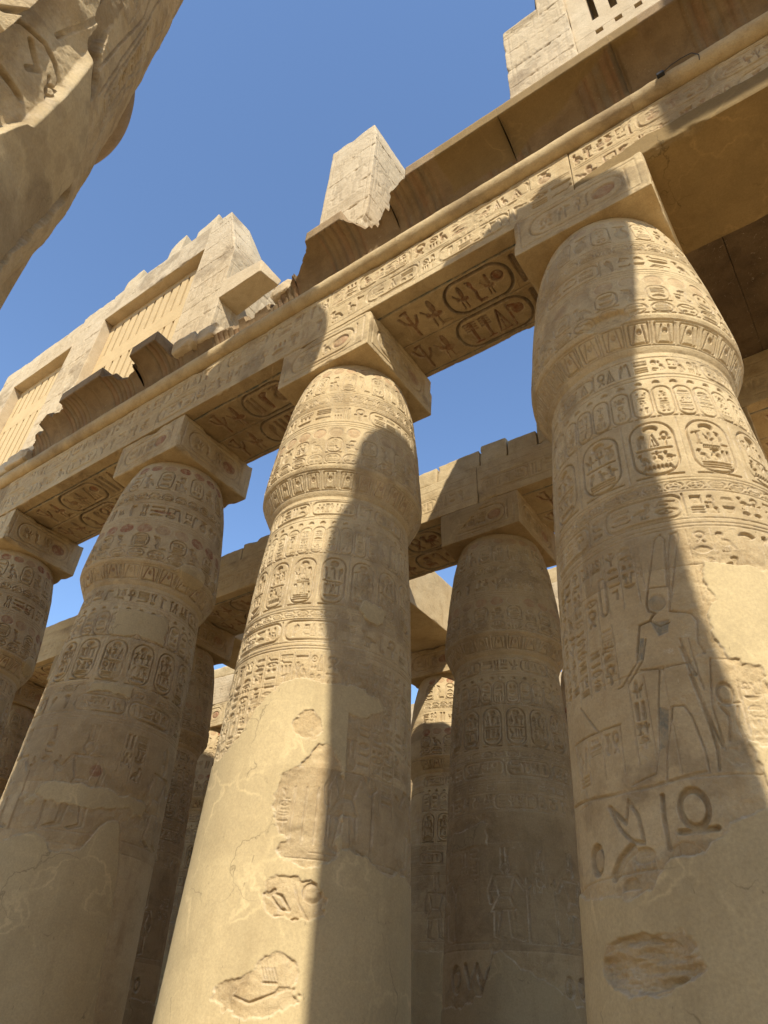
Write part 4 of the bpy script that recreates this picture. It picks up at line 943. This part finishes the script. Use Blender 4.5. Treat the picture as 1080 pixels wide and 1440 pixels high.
# ------------------------------------------------------------------ roof slabs over the dark part on the right
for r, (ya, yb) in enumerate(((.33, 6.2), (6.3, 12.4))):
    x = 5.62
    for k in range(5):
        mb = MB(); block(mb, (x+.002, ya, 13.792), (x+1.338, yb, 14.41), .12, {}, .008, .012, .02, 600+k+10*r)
        o = mb.build('roof_slab', M_DARK); tag(o, ['dark roof slab right of the nearest column', 'roof slab deep behind the second row'][r] + ['', ', second from the gap', ', third from the gap', ', fourth from the gap', ', farthest right'][k] if k else
             ['dark roof slab nearest the column, bordering the open bay', 'rear roof slab bordering the open bay'][r], 'roof slab', 'roof slabs at the right'); x += 1.34

# ------------------------------------------------------------------ the great nave columns
NPROF = [(-.36, 1.66), (.4, 1.84), (2, 1.86), (5, 1.83), (9, 1.775), (14.5, 1.64), (15.1, 1.62), (15.3, 1.68), (16.5, 1.80), (17.5, 2.10), (18.3, 2.50), (18.75, 2.78), (18.95, 2.84), (19.15, 2.80), (19.35, 2.5)]
def nave_column(x, y, label, seed, res=None, rim=1.0, top='flat', field=None, ruined=False, drop=0.0, mat=M_STONE):
    root = empty('nave_column', (x, y, 0), label, 'column', 'great columns of the nave')
    z = np.unique(np.concatenate([np.linspace(-.36, 15.1, 150), np.linspace(5.2, 12, 1000 if field else 10), np.linspace(15.1, 19.35, 90)]))
    nt_ = 140; T = np.linspace(0, 2*math.pi, nt_+1)[:-1]-math.pi/2
    if field: T = np.unique(np.concatenate([T, np.linspace(-.3, 1.55, 500)]))
    TT, ZZ = np.meshgrid(T, z)
    if ruined:     # broken bell: worn rim towards +x, torn away towards -x
        a = np.array([(-.36, 1.66), (.4, 1.86), (5, 1.85), (9.6, 1.77), (11.5, 1.63), (13.7, 1.57), (14.9, 1.67), (16.3, 1.86), (17.4, 1.97), (18.4, 2.06), (18.9, 2.09), (19.35, 1.96)])
        b = np.array([(-.36, 1.66), (.4, 1.84), (5, 1.78), (10.8, 1.74), (13.6, 1.80), (14.8, 1.90), (15.9, 2.12), (16.4, 2.15), (17.1, 2.11), (17.5, 2.0), (18.1, 1.81), (19.0, 1.86), (19.35, 1.82)])
        wt = (1+np.cos(TT-SUN_AZ))/2; rr = np.interp(ZZ, a[:, 0], a[:, 1])*wt+np.interp(ZZ, b[:, 0], b[:, 1])*(1-wt)
    else:
        rr = np.interp(ZZ, [p[0] for p in NPROF], [p[1] for p in NPROF]); rr = np.where(ZZ > 15.3, 1.68+(rr-1.68)*rim, rr)
    P = np.stack([x+rr*np.cos(TT), y+rr*np.sin(TT), ZZ], -1); nz = fbm(P, .8, 4, seed)-.5; rr = rr+(.05 if field is None else .02)*nz+.008*(fbm(P, 5, 4, seed)-.5)
    M = np.zeros((*TT.shape, 4), np.float32)
    if field is not None:
        h, m = field(TT, ZZ, P); rr = rr+h; M = m
    Zd = ZZ-drop*ss(ZZ, 16.0, 18.2)
    if ruined: Zd = np.where(ZZ > 16, 16+(ZZ-16)*(2.72/3.35), ZZ)-.42*(1-wt)*ss(ZZ, 16.5, 19)
    P = np.stack([rr*np.cos(TT), rr*np.sin(TT), Zd], -1).astype(np.float32); k = int(np.searchsorted(z, 15.1))
    mb = MB(); mb.grid(P[:k+1], M[:k+1], True); mb.build('shaft', M_STONE, root)
    mb = MB(); mb.grid(P[k:], M[k:], True)
    c_ = P[-1].mean(0); mb.fan(P[-1], (0, 0, float(c_[2])+.04))
    if top == 'stump':      # two lumps left on the broken top
        ex, ey = np.array([math.cos(SUN_AZ), math.sin(SUN_AZ)]), np.array([-math.sin(SUN_AZ), math.cos(SUN_AZ)])
        for w_c, d_c, s_, hh in ((1.12, 1.15, .26, .50), (.36, 1.0, .62, .42), (-.40, 1.25, .36, .72)):
            q = ex*w_c+ey*d_c; block(mb, (q[0]-s_, q[1]-s_, 18.3), (q[0]+s_, q[1]+s_, 18.75+hh), .08, {}, .08, .05, .3, seed+int(9*s_))
    mb.build('capital', mat, root)
    if top == 'abacus':
        mb = MB(); block(mb, (-1.0, -1.0, 19.36), (1.0, 1.0, 22.09), .2, {}, .03, .03, .2, seed); mb.build('abacus', M_STONE, root)
    return root
def relief_left(TT, ZZ, P):
    """deep-cut signs and lost facing on the near nave column"""
    U = (TT+0.0)*1.76; F = Field(-.6, 2.8, 5.0, 12.5, .0065); rng = random.Random(77)
    NF = NAVE_SIGNS
    for pr, d_ in NF: F.prims(pr, d_, bulge=0)
    F.prims([('r', 1.56, 7.95, 1.78, 9.6, .02, .012)], .03, bulge=0); vcols(F, 1.58, 1.76, 8.0, 9.55, rng, .2, .024, lines=False)
    F.prims([('l', [(1.30, 7.9), (1.42, 9.4), (1.26, 10.6)], .014), ('l', [(1.48, 7.8), (1.50, 9.8), (1.46, 11.6)], .012), ('l', [(1.90, 7.6), (1.88, 10.6)], .010)], .024, bulge=0)
    vcols(F, .9, 1.3, 8.9, 13, rng, .4, .03); vcols(F, -1.5, -.2, 6.6, 12, rng, .5, .04); F.sign(GT['falcon'], .0, 6.6, .5, .9, .05)
    UF, VF = F.grid(); Q = np.stack([UF, VF, UF*0], -1); n = fbm(Q, 1.8, 5, 3); n2 = fbm(Q, 6, 4, 9); n3 = fbm(Q, 22, 3, 12)
    uc = np.interp(VF, [4.8, 5.6, 5.92, 6.43, 7.04, 7.28, 7.53, 7.85, 9.2, 14], [1.62, 1.70, 1.76, 1.84, 1.80, 1.52, 1.24, 1.06, .80, .3])+.05*(n2-.5)
    dd = UF-uc; low = ss(half(UF, VF, LOST)+.25*(n-.5)+.10*(n2-.5), -.008, .012); side = ss(UF, 1.10, 1.16)*ss(-dd, -.004, .006)*ss(8.3-VF, 0, .3)
    sm = np.maximum(low*ss(-dd, -.004, .006), side); gap = ss(dd, 0, .015)*ss(.20+.12*n2-dd, 0, .03)
    saw = -.20*(1-np.clip((UF-.12)/.50, 0, 1))*(UF > .12)*(UF < .62)-.17*(1-np.clip((UF-.62)/.52, 0, 1))*(UF >= .62)*(UF < 1.14)
    facet = saw*ss(VF, 6.1, 6.3)*ss(7.9-VF, 0, .3)*(1-sm)  # ramps tilted towards the sun, shaped to brighten this face
    F.h *= 1-sm; F.h *= 1-.6*ss(n, .52, .6)
    F.b = .06*sm-.19*gap*ss(8.6-VF, 0, .8)+facet-.14*ss(7.3-VF, 0, 1.3)+(n-.5)*.03+(1-sm)*((n2-.5)*.035+(n3-.5)*.010); F.pl = sm*.55; F.pat = np.maximum(.45*ss(n, .45, .6)*sm, .6*gap)  # groove tinted darker along the cut
    F.pat = np.maximum(F.pat, .25*ss(n2, .5, .6)); res_w = worn_of(F.h+F.b, float(F.dv))
    iu = np.clip((U-F.u0)/F.du, 0, F.nu-1); iv = np.clip((ZZ-F.v0)/F.dv, 0, F.nv-1); inside = (U > F.u0) & (U < F.u[-1]) & (ZZ > F.v0) & (ZZ < F.v[-1])
    def smp(A):
        i0 = iu.astype(int); j0 = iv.astype(int); i1 = np.minimum(i0+1, F.nu-1); j1 = np.minimum(j0+1, F.nv-1); a = iu-i0; b = iv-j0
        return np.where(inside, (A[j0, i0]*(1-a)+A[j0, i1]*a)*(1-b)+(A[j1, i0]*(1-a)+A[j1, i1]*a)*b, 0)
    m = np.zeros((*TT.shape, 5), np.float32); m[..., 2] = smp(F.pat); m[..., 0] = smp(F.pl); m[..., 4] = smp(res_w); return smp(F.h+F.b), m
LOST = [(-1.6, 5.7), (.6, 5.8), (.98, 6.0), (1.1, 6.45), (1.39, 6.9), (1.68, 7.1), (2.1, 7.0), (3, 6.5)]
NAVE_SIGNS = [([('l', [(.52, 6.88), (.66, 7.15), (.87, 7.24), (1.0, 7.19), (1.11, 7.09), (1.17, 6.9)], .022)], .05), ([('l', [(.50, 6.72), (.68, 6.66), (.83, 6.62), (1.0, 6.61)], .03)], .05), ([('l', [(.90, 6.87), (.95, 6.96), (.80, 7.12)], .022)], .035),
    ([('f', 1.10, 6.94, .032, .055, .009), ('s', 1.12, 6.83, 1.03, 7.03, .009)], .025), ([('s', .40, 6.8, .30, 7.9, .03)], .04), ([('l', [(.9, 7.45), (1.0, 8.1), (.85, 8.9)], .02)], .03), ([('f', .4, 8.6, .25, .55, .03)], .05)]
nave_column(1.50, -8.18, 'huge nave column looming in the upper left corner, with deep-cut signs and a lost facing', 701, rim=1.10, drop=.32, field=relief_left)
nave_column(-5.0, -7.75, 'next nave column behind the looming one, only the rounded rim of its capital showing', 702, rim=1.1, mat=M_BROWN_SHADE)  # darker stone stands in for shade under the capital
nave_column(8.56, -8.25, 'great nave column with a ruined capital just behind the camera, throwing the middle shadow', 703, top='stump', ruined=True)
nave_column(15.06, -8.25, 'great nave column off to the right carrying a long block', 704, rim=.2, top='abacus')
mb = MB(); block(mb, (12.88, -9.6, 22.1), (18.5, -6.9, 23.9), .25, {}, .03, .03, .3, 705); tag(mb.build('nave_beam', M_STONE), 'long block lying on the right-hand nave column', 'beam')
mb = MB(); block(mb, (-11.5, -9.5, 19.37), (.6, -7.0, 22.2), .25, {}, .03, .04, .3, 706); tag(mb.build('nave_beam', M_STONE), 'long nave beam lying on the two left-hand nave columns', 'beam')

# ------------------------------------------------------------------ far walls closing the hall
def far_wall(lo, hi, label, seed):
    mb = MB(); block(mb, lo, hi, .5, {}, .03, .05, .3, seed); tag(mb.build('enclosure_wall', M_STONE), label, 'wall')
far_wall((-60, 25, -.36), (25, 27, 11.0), 'long enclosure wall closing the back of the hall', 801)
far_wall((-46, -2.0, -.36), (-44, 24.9, 11.0), 'enclosure wall closing the far left end of the hall', 802)

# ------------------------------------------------------------------ a cable clipped to the torus at the top right
def cable():
    pts = [(6.95, -1.325, 14.03), (7.10, -1.335, 14.10), (7.26, -1.33, 14.13), (7.42, -1.33, 14.10), (7.50, -1.315, 13.95), (7.48, -1.29, 13.84)]
    mb = MB(); A = np.linspace(0, 2*math.pi, 9)[:-1]; rows = []
    P = np.array(pts); T = np.gradient(P, axis=0)
    for p, t in zip(P, T):
        t = t/np.linalg.norm(t); n = np.cross(t, (0, 1, .2)); n /= np.linalg.norm(n); b = np.cross(t, n); rows.append(p+.007*(np.cos(A)[:, None]*n+np.sin(A)[:, None]*b))
    mb.grid(np.stack(rows).astype(np.float32), None, True); mb.fan(rows[0].astype(np.float32), pts[0], flip=True); mb.fan(rows[-1].astype(np.float32), pts[-1])
    block(mb, (6.86, -1.37, 13.98), (6.98, -1.28, 14.05), .03, {}, .012, .003, .0, 900); tag(mb.build('cable', M_WIRE), 'short black cable clipped to the rounded moulding at the top right', 'cable')
cable()
